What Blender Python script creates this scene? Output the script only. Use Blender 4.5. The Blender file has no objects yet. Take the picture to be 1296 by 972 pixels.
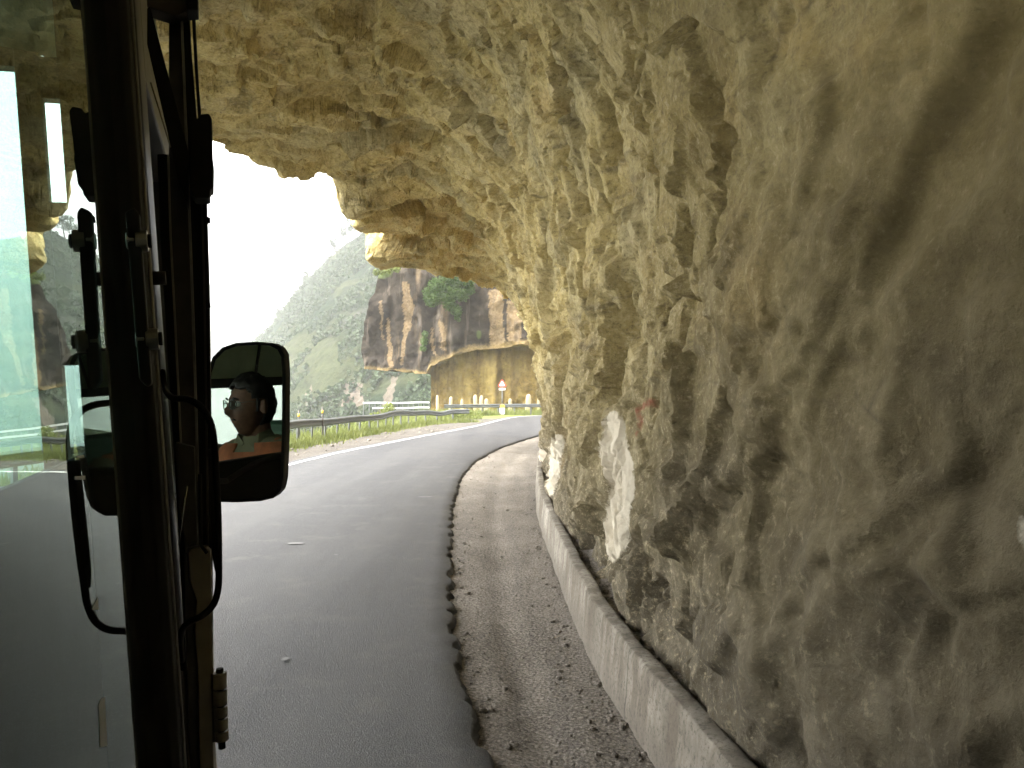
import bpy, bmesh, math, random
import numpy as np
from mathutils import Vector, Matrix

random.seed(7)
RNG = np.random.default_rng(7)
sc = bpy.context.scene
COL = sc.collection
CAM_Z = 1.9
F_PX, CX, HY = 1000.0, 648.0, 497.0     # focal length in photo pixels, principal column, horizon row


def at(px, py, Y):
    """world point at distance Y ahead seen at photo pixel (px, py)"""
    return Vector(((px - CX) / F_PX * Y, Y, CAM_Z + (HY - py) / F_PX * Y))


def to_px(P):
    Y = np.maximum(P[:, 1], 0.05)
    return CX + F_PX * P[:, 0] / Y, HY - F_PX * (P[:, 2] - CAM_Z) / Y


# ------------------------------------------------------------------ numpy noise
def _h(ix, iy, iz, seed):
    h = (ix.astype(np.uint32) * np.uint32(374761393) + iy.astype(np.uint32) * np.uint32(668265263)
         + iz.astype(np.uint32) * np.uint32(2147483647) + np.uint32((seed * 1274126177) & 0xffffffff))
    h = (h ^ (h >> np.uint32(13))) * np.uint32(1274126177)
    h = (h ^ (h >> np.uint32(16))) * np.uint32(2246822519)
    return h ^ (h >> np.uint32(15))


def rnd(ix, iy, iz, seed):
    return _h(ix, iy, iz, seed).astype(np.float64) / 4294967295.0


def perlin(p, seed=0):
    with np.errstate(over='ignore'):
        i = np.floor(p).astype(np.int64)
        f = p - i
        u = f * f * f * (f * (f * 6 - 15) + 10)
        out = np.zeros(len(p))
        for dx in (0, 1):
            for dy in (0, 1):
                for dz in (0, 1):
                    h = _h(i[:, 0] + dx, i[:, 1] + dy, i[:, 2] + dz, seed)
                    g = [((h >> np.uint32(s)) & np.uint32(255)).astype(np.float64) / 127.5 - 1 for s in (0, 8, 16)]
                    d = g[0] * (f[:, 0] - dx) + g[1] * (f[:, 1] - dy) + g[2] * (f[:, 2] - dz)
                    w = (u[:, 0] if dx else 1 - u[:, 0]) * (u[:, 1] if dy else 1 - u[:, 1]) * (u[:, 2] if dz else 1 - u[:, 2])
                    out += w * d
    return out


def fbm(p, octaves=4, seed=0, gain=0.5):
    a, s, out = 1.0, 1.0, np.zeros(len(p))
    for k in range(octaves):
        out += a * perlin(p * s, seed + k)
        a *= gain
        s *= 2.03
    return out


def facet(p, seed=0, slope=0.8, chamfer=0.16, blocky=False):
    """fractured-rock height: every irregular cell is its own tilted plane. Returns height, edge distance"""
    with np.errstate(over='ignore'):
        i = np.floor(p).astype(np.int64)
        best = np.full(len(p), 1e9)
        second = np.full(len(p), 1e9)
        val = np.zeros(len(p))
        val2 = np.zeros(len(p))
        for dx in (-1, 0, 1):
            for dy in (-1, 0, 1):
                for dz in (-1, 0, 1):
                    c = (i[:, 0] + dx, i[:, 1] + dy, i[:, 2] + dz)
                    r = [rnd(*c, seed + k) for k in range(3)]
                    qx, qy, qz = p[:, 0] - c[0] - r[0], p[:, 1] - c[1] - r[1], p[:, 2] - c[2] - r[2]
                    d = np.maximum(np.maximum(np.abs(qx), np.abs(qy)), np.abs(qz)) ** 2 if blocky else qx * qx + qy * qy + qz * qz
                    h = _h(*c, seed + 9)
                    g = [((h >> np.uint32(s)) & np.uint32(255)).astype(np.float64) / 127.5 - 1 for s in (0, 8, 16)]
                    v = ((h >> np.uint32(24)).astype(np.float64) / 127.5 - 1) + slope * (g[0] * qx + g[1] * qy + g[2] * qz)
                    m = d < best
                    m2 = (~m) & (d < second)
                    val2 = np.where(m, val, np.where(m2, v, val2))
                    second = np.where(m, best, np.minimum(second, d))
                    val = np.where(m, v, val)
                    best = np.where(m, d, best)
    e = np.sqrt(second) - np.sqrt(best)
    t = np.clip(e / chamfer, 0, 1)
    return val * (0.5 + 0.5 * t) + val2 * (0.5 - 0.5 * t), e


def sstep(a, b, x):
    t = np.clip((x - a) / (b - a), 0, 1)
    return t * t * (3 - 2 * t)


def inside(poly, x, y):
    res = np.zeros(len(x), bool)
    n = len(poly)
    for k in range(n):
        x1, y1 = poly[k]
        x2, y2 = poly[(k + 1) % n]
        if y1 == y2:
            continue
        m = ((y1 > y) != (y2 > y)) & (x < (x2 - x1) * (y - y1) / (y2 - y1) + x1)
        res ^= m
    return res


# ------------------------------------------------------------------ object helpers
def tag(o, label=None, cat=None, group=None, kind=None):
    if label: o['label'] = label
    if cat: o['category'] = cat
    if group: o['group'] = group
    if kind: o['kind'] = kind
    return o


def link(name, me, mat, parent=None):
    o = bpy.data.objects.new(name, me)
    COL.objects.link(o)
    if mat is not None:
        me.materials.append(mat)
    if parent is not None:
        o.parent = parent
    return o


def mesh_np(name, V, Q, mat, parent=None, smooth=True, attrs=None):
    me = bpy.data.meshes.new(name)
    V = np.asarray(V, dtype=np.float32)
    Q = np.asarray(Q, dtype=np.int32)
    k = Q.shape[1]
    me.vertices.add(len(V)); me.vertices.foreach_set('co', V.ravel())
    me.loops.add(Q.size); me.loops.foreach_set('vertex_index', Q.ravel())
    me.polygons.add(len(Q))
    me.polygons.foreach_set('loop_start', np.arange(0, Q.size, k, dtype=np.int32))
    if smooth is not False:
        me.polygons.foreach_set('use_smooth', np.ones(len(Q), bool) if smooth is True else np.asarray(smooth, bool))
    me.update(calc_edges=True)
    for an, data in (attrs or {}).items():
        a = me.attributes.new(an, 'FLOAT', 'POINT')
        a.data.foreach_set('value', np.asarray(data, dtype=np.float32))
    return link(name, me, mat, parent)


def grid_quads(nr, nc):
    i = np.arange(nr - 1)[:, None] * nc + np.arange(nc - 1)[None, :]
    return np.stack([i, i + 1, i + nc + 1, i + nc], -1).reshape(-1, 4)


class MB:
    def __init__(self):
        self.v, self.f, self.s = [], [], []

    def add(self, vs, fs, smooth=False):
        b = len(self.v)
        self.v += [Vector(x) for x in vs]
        self.f += [[b + i for i in f] for f in fs]
        self.s += [smooth] * len(fs)

    def box(self, c, size, rot=None):
        hx, hy, hz = size[0] / 2, size[1] / 2, size[2] / 2
        pts = [Vector((x, y, z)) for x in (-hx, hx) for y in (-hy, hy) for z in (-hz, hz)]
        if rot is not None:
            pts = [rot @ p for p in pts]
        self.add([Vector(c) + p for p in pts], [(0, 1, 3, 2), (4, 6, 7, 5), (0, 4, 5, 1), (2, 3, 7, 6), (0, 2, 6, 4), (1, 5, 7, 3)])

    def prism(self, poly, ext):
        n = len(poly)
        ext = Vector(ext)
        a = [Vector(p) for p in poly]
        self.add(a + [p + ext for p in a],
                 [list(range(n))[::-1], list(range(n, 2 * n))] + [(i, (i + 1) % n, n + (i + 1) % n, n + i) for i in range(n)])

    def tube(self, pts, r, n=10, cap=True):
        pts = [Vector(p) for p in pts]
        rs = r if isinstance(r, (list, tuple)) else [r] * len(pts)
        rings = []
        up = None
        for i, p in enumerate(pts):
            d = (pts[min(i + 1, len(pts) - 1)] - pts[max(i - 1, 0)]).normalized()
            if up is None:
                up = d.orthogonal().normalized()
            up = (up - d * up.dot(d)).normalized()
            s = d.cross(up)
            rings.append([p + (up * math.cos(2 * math.pi * k / n) + s * math.sin(2 * math.pi * k / n)) * rs[i] for k in range(n)])
        vs = [x for ring in rings for x in ring]
        fs = [(i * n + k, i * n + (k + 1) % n, (i + 1) * n + (k + 1) % n, (i + 1) * n + k) for i in range(len(pts) - 1) for k in range(n)]
        self.add(vs, fs, True)
        if cap:
            self.add(rings[0], [list(range(n))[::-1]])
            self.add(rings[-1], [list(range(n))])

    def sweep(self, pts, prof, closed=True):
        """prof: list of (side, up) offsets swept along pts (up = z)"""
        n = len(prof)
        vs = []
        for i, p in enumerate(pts):
            d = Vector(pts[min(i + 1, len(pts) - 1)]) - Vector(pts[max(i - 1, 0)])
            d.z = 0
            d.normalize()
            side = Vector((d.y, -d.x, 0))
            for a, b in prof:
                vs.append(Vector(p) + side * a + Vector((0, 0, b)))
        m = n if closed else n - 1
        fs = [(i * n + k, i * n + (k + 1) % n, (i + 1) * n + (k + 1) % n, (i + 1) * n + k) for i in range(len(pts) - 1) for k in range(m)]
        self.add(vs, fs)
        if closed:
            self.add(vs[:n], [list(range(n))])
            self.add(vs[-n:], [list(range(n))])

    def build(self, name, mat, parent=None, bevel=0.0):
        me = bpy.data.meshes.new(name)
        me.from_pydata([tuple(x) for x in self.v], [], self.f)
        me.polygons.foreach_set('use_smooth', self.s)
        bm = bmesh.new(); bm.from_mesh(me)
        bmesh.ops.remove_doubles(bm, verts=bm.verts, dist=1e-6)
        bmesh.ops.recalc_face_normals(bm, faces=bm.faces)
        bm.to_mesh(me); bm.free()
        o = link(name, me, mat, parent)
        if bevel:
            m = o.modifiers.new('bevel', 'BEVEL')
            m.width = bevel; m.segments = 2; m.limit_method = 'ANGLE'
        return o


def empty(name, loc=(0, 0, 0)):
    o = bpy.data.objects.new(name, None)
    COL.objects.link(o)
    o.location = loc
    o.empty_display_size = 0.1
    return o


# ------------------------------------------------------------------ materials
class Mat:
    def __init__(self, name):
        self.m = bpy.data.materials.new(name)
        self.m.use_nodes = True
        self.t = self.m.node_tree
        self.t.nodes.clear()
        self.out = self.n('ShaderNodeOutputMaterial')
        self.b = self.n('ShaderNodeBsdfPrincipled')
        self.t.links.new(self.b.outputs[0], self.out.inputs['Surface'])
        self.tc = self.n('ShaderNodeTexCoord')

    def n(self, kind, **kw):
        x = self.t.nodes.new(kind)
        for k, v in kw.items():
            setattr(x, k, v)
        return x

    def put(self, sock, val):
        if hasattr(val, 'is_linked'):
            self.t.links.new(val, sock)
        else:
            if isinstance(val, (tuple, list)) and len(val) == 3 and sock.type == 'RGBA':
                val = (*val, 1)
            sock.default_value = val

    def map(self, scale=(1, 1, 1), rot=(0, 0, 0), loc=(0, 0, 0), vec=None):
        x = self.n('ShaderNodeMapping')
        self.put(x.inputs['Vector'], vec if vec is not None else self.tc.outputs['Object'])
        x.inputs['Scale'].default_value = scale
        x.inputs['Rotation'].default_value = rot
        x.inputs['Location'].default_value = loc
        return x.outputs[0]

    def noise(self, scale, detail=5, rough=0.55, vec=None, dist=0.0, lac=2.0):
        x = self.n('ShaderNodeTexNoise')
        self.put(x.inputs['Vector'], vec if vec is not None else self.tc.outputs['Object'])
        x.inputs['Scale'].default_value = scale
        x.inputs['Detail'].default_value = detail
        x.inputs['Roughness'].default_value = rough
        x.inputs['Distortion'].default_value = dist
        x.inputs['Lacunarity'].default_value = lac
        return x.outputs['Fac']

    def voro(self, scale, feature='F1', vec=None, out='Distance'):
        x = self.n('ShaderNodeTexVoronoi', feature=feature)
        self.put(x.inputs['Vector'], vec if vec is not None else self.tc.outputs['Object'])
        x.inputs['Scale'].default_value = scale
        return x.outputs[out]

    def ramp(self, fac, stops):
        x = self.n('ShaderNodeValToRGB')
        e = x.color_ramp.elements
        while len(e) < len(stops):
            e.new(0.5)
        for el, (p, c) in zip(e, stops):
            el.position = p
            el.color = (c, c, c, 1) if isinstance(c, (int, float)) else (*c, 1)
        self.put(x.inputs[0], fac)
        return x.outputs[0]

    def mix(self, fac, a, b, mode='MIX'):
        x = self.n('ShaderNodeMix', data_type='RGBA', blend_type=mode)
        self.put(x.inputs[0], fac)
        self.put(x.inputs[6], a)
        self.put(x.inputs[7], b)
        return x.outputs[2]

    def math(self, op, a, b=0.0, c=0.0, clamp=False):
        x = self.n('ShaderNodeMath', operation=op, use_clamp=clamp)
        self.put(x.inputs[0], a); self.put(x.inputs[1], b); self.put(x.inputs[2], c)
        return x.outputs[0]

    def attr(self, name):
        return self.n('ShaderNodeAttribute', attribute_name=name).outputs['Fac']

    def sep(self, vec=None):
        x = self.n('ShaderNodeSeparateXYZ')
        self.put(x.inputs[0], vec if vec is not None else self.tc.outputs['Object'])
        return x.outputs

    def bump(self, height, strength=0.5, dist=0.02, normal=None):
        x = self.n('ShaderNodeBump')
        x.inputs['Strength'].default_value = strength
        x.inputs['Distance'].default_value = dist
        self.put(x.inputs['Height'], height)
        if normal is not None:
            self.put(x.inputs['Normal'], normal)
        return x.outputs[0]

    def set(self, **kw):
        names = {'color': 'Base Color', 'rough': 'Roughness', 'metal': 'Metallic', 'normal': 'Normal', 'spec': 'Specular IOR Level',
                 'trans': 'Transmission Weight', 'ior': 'IOR', 'coat': 'Coat Weight', 'subw': 'Subsurface Weight'}
        for k, v in kw.items():
            self.put(self.b.inputs[names[k]], v)
        return self.m


def simple(name, col, rough=0.6, metal=0.0, var=0.25, scale=30.0, bump=0.15, bdist=0.002, spec=0.5):
    """a painted/metal/plastic surface with grime and a slight unevenness"""
    M = Mat(name)
    n1 = M.noise(scale * 0.25, 6, 0.65)
    n2 = M.noise(scale * 2.5, 4, 0.6)
    dark = tuple(c * (1 - var) for c in col)
    lite = tuple(min(1, c * (1 + var)) for c in col)
    c = M.mix(M.ramp(n1, [(0.3, 0.0), (0.7, 1.0)]), dark, lite)
    M.set(color=c, rough=M.math('MULTIPLY_ADD', n1, 0.3, rough - 0.15), metal=metal, spec=spec, normal=M.bump(n2, bump, bdist))
    return M.m


def mat_rock():
    M = Mat('tunnel_rock')
    P = M.tc.outputs['Object']
    x, y, z = M.sep()
    warp = M.n('ShaderNodeVectorMath', operation='MULTIPLY_ADD')
    wn = M.n('ShaderNodeTexNoise'); wn.inputs['Scale'].default_value = 0.8; wn.inputs['Detail'].default_value = 3
    M.put(wn.inputs['Vector'], P)
    M.put(warp.inputs[0], wn.outputs['Color']); warp.inputs[1].default_value = (0.5, 0.5, 0.5); M.put(warp.inputs[2], P)
    W = warp.outputs[0]
    big = M.noise(0.7, 8, 0.6, W)
    mid = M.noise(3.2, 8, 0.68, W)
    fine = M.noise(22, 8, 0.75)
    strat = M.noise(1.0, 7, 0.65, M.map((1.2, 0.55, 4.5), (0.5, -0.35, 0.3), vec=W))
    tan = M.ramp(mid, [(0.28, (0.300, 0.228, 0.082)), (0.5, (0.530, 0.425, 0.175)), (0.72, (0.690, 0.580, 0.290))])
    grey = M.ramp(mid, [(0.25, (0.195, 0.163, 0.082)), (0.55, (0.405, 0.345, 0.176)), (0.75, (0.580, 0.500, 0.285))])
    col = M.mix(M.ramp(big, [(0.46, 0.0), (0.64, 1.0)]), tan, grey)
    col = M.mix(M.ramp(strat, [(0.50, 0.0), (0.64, 0.55)]), col, (0.560, 0.465, 0.245))
    col = M.mix(M.ramp(strat, [(0.33, 0.75), (0.43, 0.0)]), col, (0.205, 0.170, 0.088))
    # ochre iron staining, its pale tone raised to carry bounced light
    och = M.noise(0.9, 6, 0.6, M.map((1.3, 1.1, 0.45), loc=(3.1, 7.7, 1.2), vec=W))
    och_m = M.ramp(och, [(0.57, 0.0), (0.70, 0.60)])
    zone = M.attr('ochre')
    och2 = M.ramp(M.noise(1.7, 6, 0.65, W), [(0.42, 0.0), (0.62, 0.9)])
    col = M.mix(M.math('MAXIMUM', och_m, M.math('MULTIPLY', zone, och2)), col,
                M.mix(fine, (0.33, 0.215, 0.065), (0.62, 0.44, 0.165)))
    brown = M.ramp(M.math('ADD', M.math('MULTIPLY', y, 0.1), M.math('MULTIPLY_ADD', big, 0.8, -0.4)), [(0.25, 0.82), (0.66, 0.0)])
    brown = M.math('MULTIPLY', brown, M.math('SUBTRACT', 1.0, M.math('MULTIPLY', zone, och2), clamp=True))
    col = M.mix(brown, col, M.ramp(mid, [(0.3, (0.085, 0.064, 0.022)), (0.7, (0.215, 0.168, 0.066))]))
    # road dust and exhaust grime on the lower wall
    low = M.math('ADD', z, M.math('MULTIPLY_ADD', big, 2.4, -1.2))
    grime = M.ramp(M.math('MULTIPLY', low, 0.2), [(0.12, 0.9), (0.62, 0.0)])
    gcol = M.ramp(mid, [(0.25, (0.056, 0.049, 0.037)), (0.5, (0.100, 0.088, 0.068)), (0.78, (0.200, 0.178, 0.140))])
    col = M.mix(grime, col, gcol)
    # cracks
    cr = M.voro(1.1, 'DISTANCE_TO_EDGE', M.map((1, 0.6, 1.5), (0.4, 0.2, 0), vec=W))
    crm = M.math('MULTIPLY', M.ramp(cr, [(0.0, 1.0), (0.022, 0.0)]), M.ramp(mid, [(0.52, 0.0), (0.66, 0.45)]))
    col = M.mix(crm, col, (0.035, 0.030, 0.022))
    grit = M.noise(75, 5, 0.8)
    cover = M.ramp(M.math('MULTIPLY', y, 0.1), [(0.20, 0.55), (0.48, 0.0)])
    fine = M.math('MULTIPLY_ADD', M.math('SUBTRACT', fine, 0.5), M.math('SUBTRACT', 1.0, cover), 0.5)
    grit = M.math('MULTIPLY_ADD', M.math('SUBTRACT', grit, 0.5), M.math('SUBTRACT', 1.0, cover), 0.5)
    col = M.mix(M.ramp(fine, [(0.36, 0.65), (0.49, 0.0)]), col, (0.115, 0.092, 0.050))
    col = M.mix(M.math('MULTIPLY', M.ramp(fine, [(0.53, 0.0), (0.66, 0.6)]), M.math('SUBTRACT', 1.0, cover)), col, (0.64, 0.54, 0.35))
    col = M.mix(M.ramp(grit, [(0.32, 0.45), (0.47, 0.0)]), col, (0.095, 0.078, 0.048))
    col = M.mix(M.ramp(grit, [(0.55, 0.0), (0.72, 0.5)]), col, (0.55, 0.48, 0.34))
    # limewash patches and red scrawl
    pn = M.math('ADD', M.attr('paint'), M.math('ADD', M.math('MULTIPLY_ADD', mid, 0.9, -0.45), M.math('MULTIPLY_ADD', fine, 0.9, -0.45)))
    pm = M.ramp(pn, [(0.40, 0.0), (0.66, 0.95)])
    col = M.mix(pm, col, M.ramp(mid, [(0.30, (0.40, 0.345, 0.25)), (0.5, (0.60, 0.54, 0.42)), (0.7, (0.70, 0.65, 0.53))]))
    rn = M.math('MULTIPLY', M.attr('red'), M.ramp(fine, [(0.4, 0.2), (0.55, 0.8)]))
    col = M.mix(rn, col, (0.22, 0.05, 0.03))
    h = M.math('ADD', M.math('MULTIPLY', mid, 1.0), M.math('MULTIPLY', M.noise(11, 8, 0.7, W), 0.55))
    h = M.math('SUBTRACT', h, M.math('MULTIPLY', crm, 0.4))
    v2 = M.voro(6.5, 'F1', M.map((1, 0.7, 1.4), (0.3, 0.5, 0.1), vec=W))
    h = M.math('ADD', h, M.math('MULTIPLY', v2, 0.35))
    nb = M.bump(M.math('ADD', fine, M.math('MULTIPLY', grit, 0.45)), 0.9, 0.020, M.bump(h, 0.7, 0.07))
    return M.set(color=col, rough=0.92, spec=0.25, normal=nb)


def mat_cliff():
    M = Mat('cliff_rock')
    x, y, z = M.sep()
    mid = M.noise(0.9, 8, 0.68)
    big = M.noise(0.16, 6, 0.6)
    fine = M.noise(4.5, 6, 0.7)
    st = M.noise(1.0, 7, 0.62, M.map((0.4092, 0.2232, 0.0409)))
    st2 = M.noise(1.0, 6, 0.6, M.map((1.3, 0.6, 0.12), loc=(5, 1, 3)))
    dark = M.ramp(mid, [(0.28, (0.0134, 0.0097, 0.0067)), (0.55, (0.0335, 0.0260, 0.0179)), (0.78, (0.0670, 0.0535, 0.0372))])
    up = M.mix(M.ramp(st, [(0.56, 0.0), (0.66, 0.85)]), dark, M.ramp(fine, [(0.3, (0.1042, 0.0744, 0.0446)), (0.7, (0.2009, 0.1488, 0.0856))]))
    up = M.mix(M.ramp(st2, [(0.58, 0.0), (0.70, 0.5)]), up, (0.1934, 0.1637, 0.1265))
    streak = M.ramp(M.math('ADD', M.attr('streak'), M.math('ADD', M.math('MULTIPLY_ADD', st2, 1.5, -0.75), M.math('MULTIPLY_ADD', mid, 1.2, -0.6))), [(0.30, 0.0), (0.95, 0.95)])
    up = M.mix(streak, up, M.ramp(fine, [(0.25, (0.0818, 0.0521, 0.0238)), (0.5, (0.1562, 0.1093, 0.0558)), (0.75, (0.2455, 0.1934, 0.1228))]))
    cut = M.ramp(mid, [(0.28, (0.0896, 0.0591, 0.0142)), (0.5, (0.1598, 0.1104, 0.0300)), (0.72, (0.2417, 0.1773, 0.0556))])
    cut = M.mix(M.ramp(st2, [(0.46, 0.0), (0.60, 0.75)]), cut, (0.0624, 0.0413, 0.0129))
    cut = M.mix(M.ramp(fine, [(0.36, 0.7), (0.49, 0.0)]), cut, (0.0468, 0.0311, 0.0107))
    cut = M.mix(M.ramp(st, [(0.50, 0.0), (0.62, 0.55)]), cut, (0.2807, 0.2138, 0.0749))
    col = M.mix(M.attr('cut'), up, cut)
    band = M.ramp(M.math('ADD', M.attr('band'), M.math('MULTIPLY_ADD', mid, 0.8, -0.4)), [(0.35, 0.0), (0.6, 0.9)])
    col = M.mix(band, col, M.ramp(fine, [(0.3, (0.1488, 0.1042, 0.0372)), (0.6, (0.2604, 0.1860, 0.0818)), (0.8, (0.3422, 0.2753, 0.1488))]))
    moss = M.ramp(M.math('ADD', M.attr('moss'), M.math('MULTIPLY_ADD', mid, 0.8, -0.4)), [(0.4, 0.0), (0.6, 0.9)])
    col = M.mix(moss, col, (0.0632, 0.0856, 0.0223))
    nb = M.bump(M.math('ADD', mid, M.math('MULTIPLY', fine, 0.4)), 0.8, 0.35)
    return M.set(color=col, rough=0.95, spec=0.2, normal=nb)


def mat_asphalt():
    M = Mat('asphalt')
    big = M.noise(0.25, 5, 0.6)
    trk = M.noise(1.0, 5, 0.6, M.map((0.9, 0.06, 1), (0, 0, 0.0)))
    fine = M.noise(160, 3, 0.8)
    agg = M.voro(95, 'F1')
    c = M.ramp(big, [(0.3, (0.0344, 0.0344, 0.0361)), (0.7, (0.0533, 0.0525, 0.0533))])
    c = M.mix(M.ramp(trk, [(0.44, 0.0), (0.58, 0.7)]), c, (0.0731, 0.0714, 0.0697))
    c = M.mix(M.ramp(fine, [(0.40, 0.75), (0.52, 0.0)]), c, (0.0172, 0.0172, 0.0181))
    c = M.mix(M.ramp(M.noise(40, 6, 0.8), [(0.53, 0.0), (0.66, 0.7)]), c, (0.1333, 0.1299, 0.1256))
    c = M.mix(M.ramp(agg, [(0.05, 0.45), (0.28, 0.0)]), c, (0.1161, 0.1127, 0.1084))
    blot = M.noise(1.7, 7, 0.7)
    c = M.mix(M.ramp(blot, [(0.54, 0.0), (0.66, 0.55)]), c, (0.0903, 0.0851, 0.0774))
    stain = M.noise(0.8, 7, 0.7, M.map((1, 0.35, 1), loc=(9, 2, 0)))
    c = M.mix(M.ramp(stain, [(0.60, 0.0), (0.68, 0.6)]), c, (0.0327, 0.0318, 0.0310))
    # crumbling bitumen along the broken edge
    e = M.ramp(M.math('ADD', M.attr('edge'), M.math('MULTIPLY_ADD', M.noise(9, 6, 0.7), 0.9, -0.45)), [(0.35, 0.0), (0.6, 1.0)])
    c = M.mix(e, c, (0.0155, 0.0146, 0.0138))
    h = M.math('ADD', M.math('MULTIPLY', agg, 0.6), fine)
    return M.set(color=c, rough=M.math('MULTIPLY_ADD', big, 0.25, 0.50), spec=0.4, normal=M.bump(h, 0.8, 0.010))


def mat_gravel(name='dirt_gravel', k=1.0):
    M = Mat(name)
    big = M.noise(0.9, 7, 0.65)
    trk = M.noise(1.0, 5, 0.6, M.map((3.2, 0.16, 1)))
    fine = M.noise(45, 6, 0.75)
    peb = M.voro(38, 'F1')
    c = M.ramp(big, [(0.28, (0.105, 0.092, 0.074)), (0.55, (0.180, 0.160, 0.134)), (0.75, (0.250, 0.226, 0.192))])
    c = M.mix(M.ramp(trk, [(0.46, 0.0), (0.60, 0.65)]), c, (0.125, 0.113, 0.098))
    c = M.mix(M.ramp(fine, [(0.38, 0.85), (0.50, 0.0)]), c, (0.060, 0.052, 0.042))
    c = M.mix(M.ramp(fine, [(0.52, 0.0), (0.64, 0.7)]), c, (0.36, 0.33, 0.285))
    c = M.mix(M.ramp(peb, [(0.08, 0.5), (0.25, 0.0)]), c, (0.34, 0.315, 0.275))
    c = M.mix(1.0, c, (k, k, k), 'MULTIPLY')
    g = M.ramp(M.math('ADD', M.attr('green'), M.math('MULTIPLY_ADD', big, 1.0, -0.5)), [(0.35, 0.0), (0.65, 1.0)])
    c = M.mix(g, c, M.mix(fine, (0.07, 0.10, 0.02), (0.20, 0.22, 0.06)))
    h = M.math('ADD', M.math('MULTIPLY', fine, 1.0), M.math('MULTIPLY', M.math('SUBTRACT', 0.6, peb), 0.8))
    return M.set(color=c, rough=0.95, spec=0.2, normal=M.bump(h, 0.7, 0.02))


def mat_concrete():
    M = Mat('kerb_concrete')
    big = M.noise(1.6, 7, 0.68)
    fine = M.noise(35, 6, 0.75)
    run = M.noise(1.0, 6, 0.6, M.map((6, 6, 0.8)))
    c = M.ramp(big, [(0.32, (0.13, 0.116, 0.092)), (0.5, (0.24, 0.218, 0.178)), (0.68, (0.37, 0.342, 0.288))])
    c = M.mix(M.ramp(run, [(0.46, 0.0), (0.60, 0.8)]), c, (0.125, 0.105, 0.08))
    z = M.sep()[2]
    c = M.mix(M.ramp(M.math('ADD', z, M.math('MULTIPLY_ADD', fine, 0.2, -0.1)), [(0.02, 0.75), (0.14, 0.0)]), c, (0.15, 0.132, 0.108))
    c = M.mix(M.ramp(fine, [(0.38, 0.8), (0.49, 0.0)]), c, (0.09, 0.08, 0.062))
    yj = M.math('FRACT', M.math('MULTIPLY', M.math('ADD', M.sep()[1], M.math('MULTIPLY', fine, 0.03)), 0.42))
    c = M.mix(M.ramp(yj, [(0.0, 0.9), (0.010, 0.0)]), c, (0.05, 0.045, 0.036))
    return M.set(color=c, rough=0.9, spec=0.25, normal=M.bump(M.math('ADD', fine, M.math('MULTIPLY', big, 1.5)), 0.6, 0.02))


def mat_hill():
    M = Mat('hill_cover')
    big = M.noise(0.018, 8, 0.62)
    mid = M.noise(0.075, 8, 0.68)
    fine = M.noise(0.45, 7, 0.7)
    terr = M.noise(1.0, 6, 0.6, M.map((0.0120, 0.0080, 0.0735), (0.0, 0.42, 0.0)))
    c = M.ramp(fine, [(0.3, (0.0067, 0.0133, 0.0074)), (0.55, (0.0160, 0.0266, 0.0125)), (0.75, (0.0333, 0.0452, 0.0206))])
    grass = M.ramp(fine, [(0.3, (0.0239, 0.0306, 0.0125)), (0.7, (0.0632, 0.0692, 0.0308))])
    c = M.mix(M.ramp(terr, [(0.50, 0.0), (0.60, 0.85)]), c, grass)
    c = M.mix(M.ramp(M.noise(0.16, 8, 0.7), [(0.53, 0.0), (0.66, 0.7)]), c, grass)
    scar = M.ramp(M.math('ADD', M.attr('scar'), M.math('MULTIPLY_ADD', mid, 0.9, -0.45)), [(0.42, 0.0), (0.62, 0.95)])
    c = M.mix(scar, c, M.ramp(fine, [(0.3, (0.0732, 0.0599, 0.0441)), (0.7, (0.1596, 0.1330, 0.1029))]))
    rock = M.ramp(M.noise(0.05, 8, 0.7, M.map((1, 1, 0.4), loc=(31, 4, 9))), [(0.60, 0.0), (0.70, 0.6)])
    c = M.mix(rock, c, (0.0665, 0.0612, 0.0551))
    return M.set(color=c, rough=1.0, spec=0.05, normal=M.bump(M.math('ADD', fine, mid), 1.0, 2.0))


def mat_leaf(name, dark, lite, scale=3.0):
    M = Mat(name)
    n = M.noise(scale, 4, 0.6)
    c = M.ramp(n, [(0.3, dark), (0.7, lite)])
    M.set(color=c, rough=0.65, spec=0.3)
    tr = M.n('ShaderNodeBsdfTranslucent')
    M.put(tr.inputs['Color'], c)
    mx = M.n('ShaderNodeMixShader'); mx.inputs[0].default_value = 0.3
    M.t.links.new(M.b.outputs[0], mx.inputs[1]); M.t.links.new(tr.outputs[0], mx.inputs[2])
    M.t.links.new(mx.outputs[0], M.out.inputs['Surface'])
    return M.m


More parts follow.
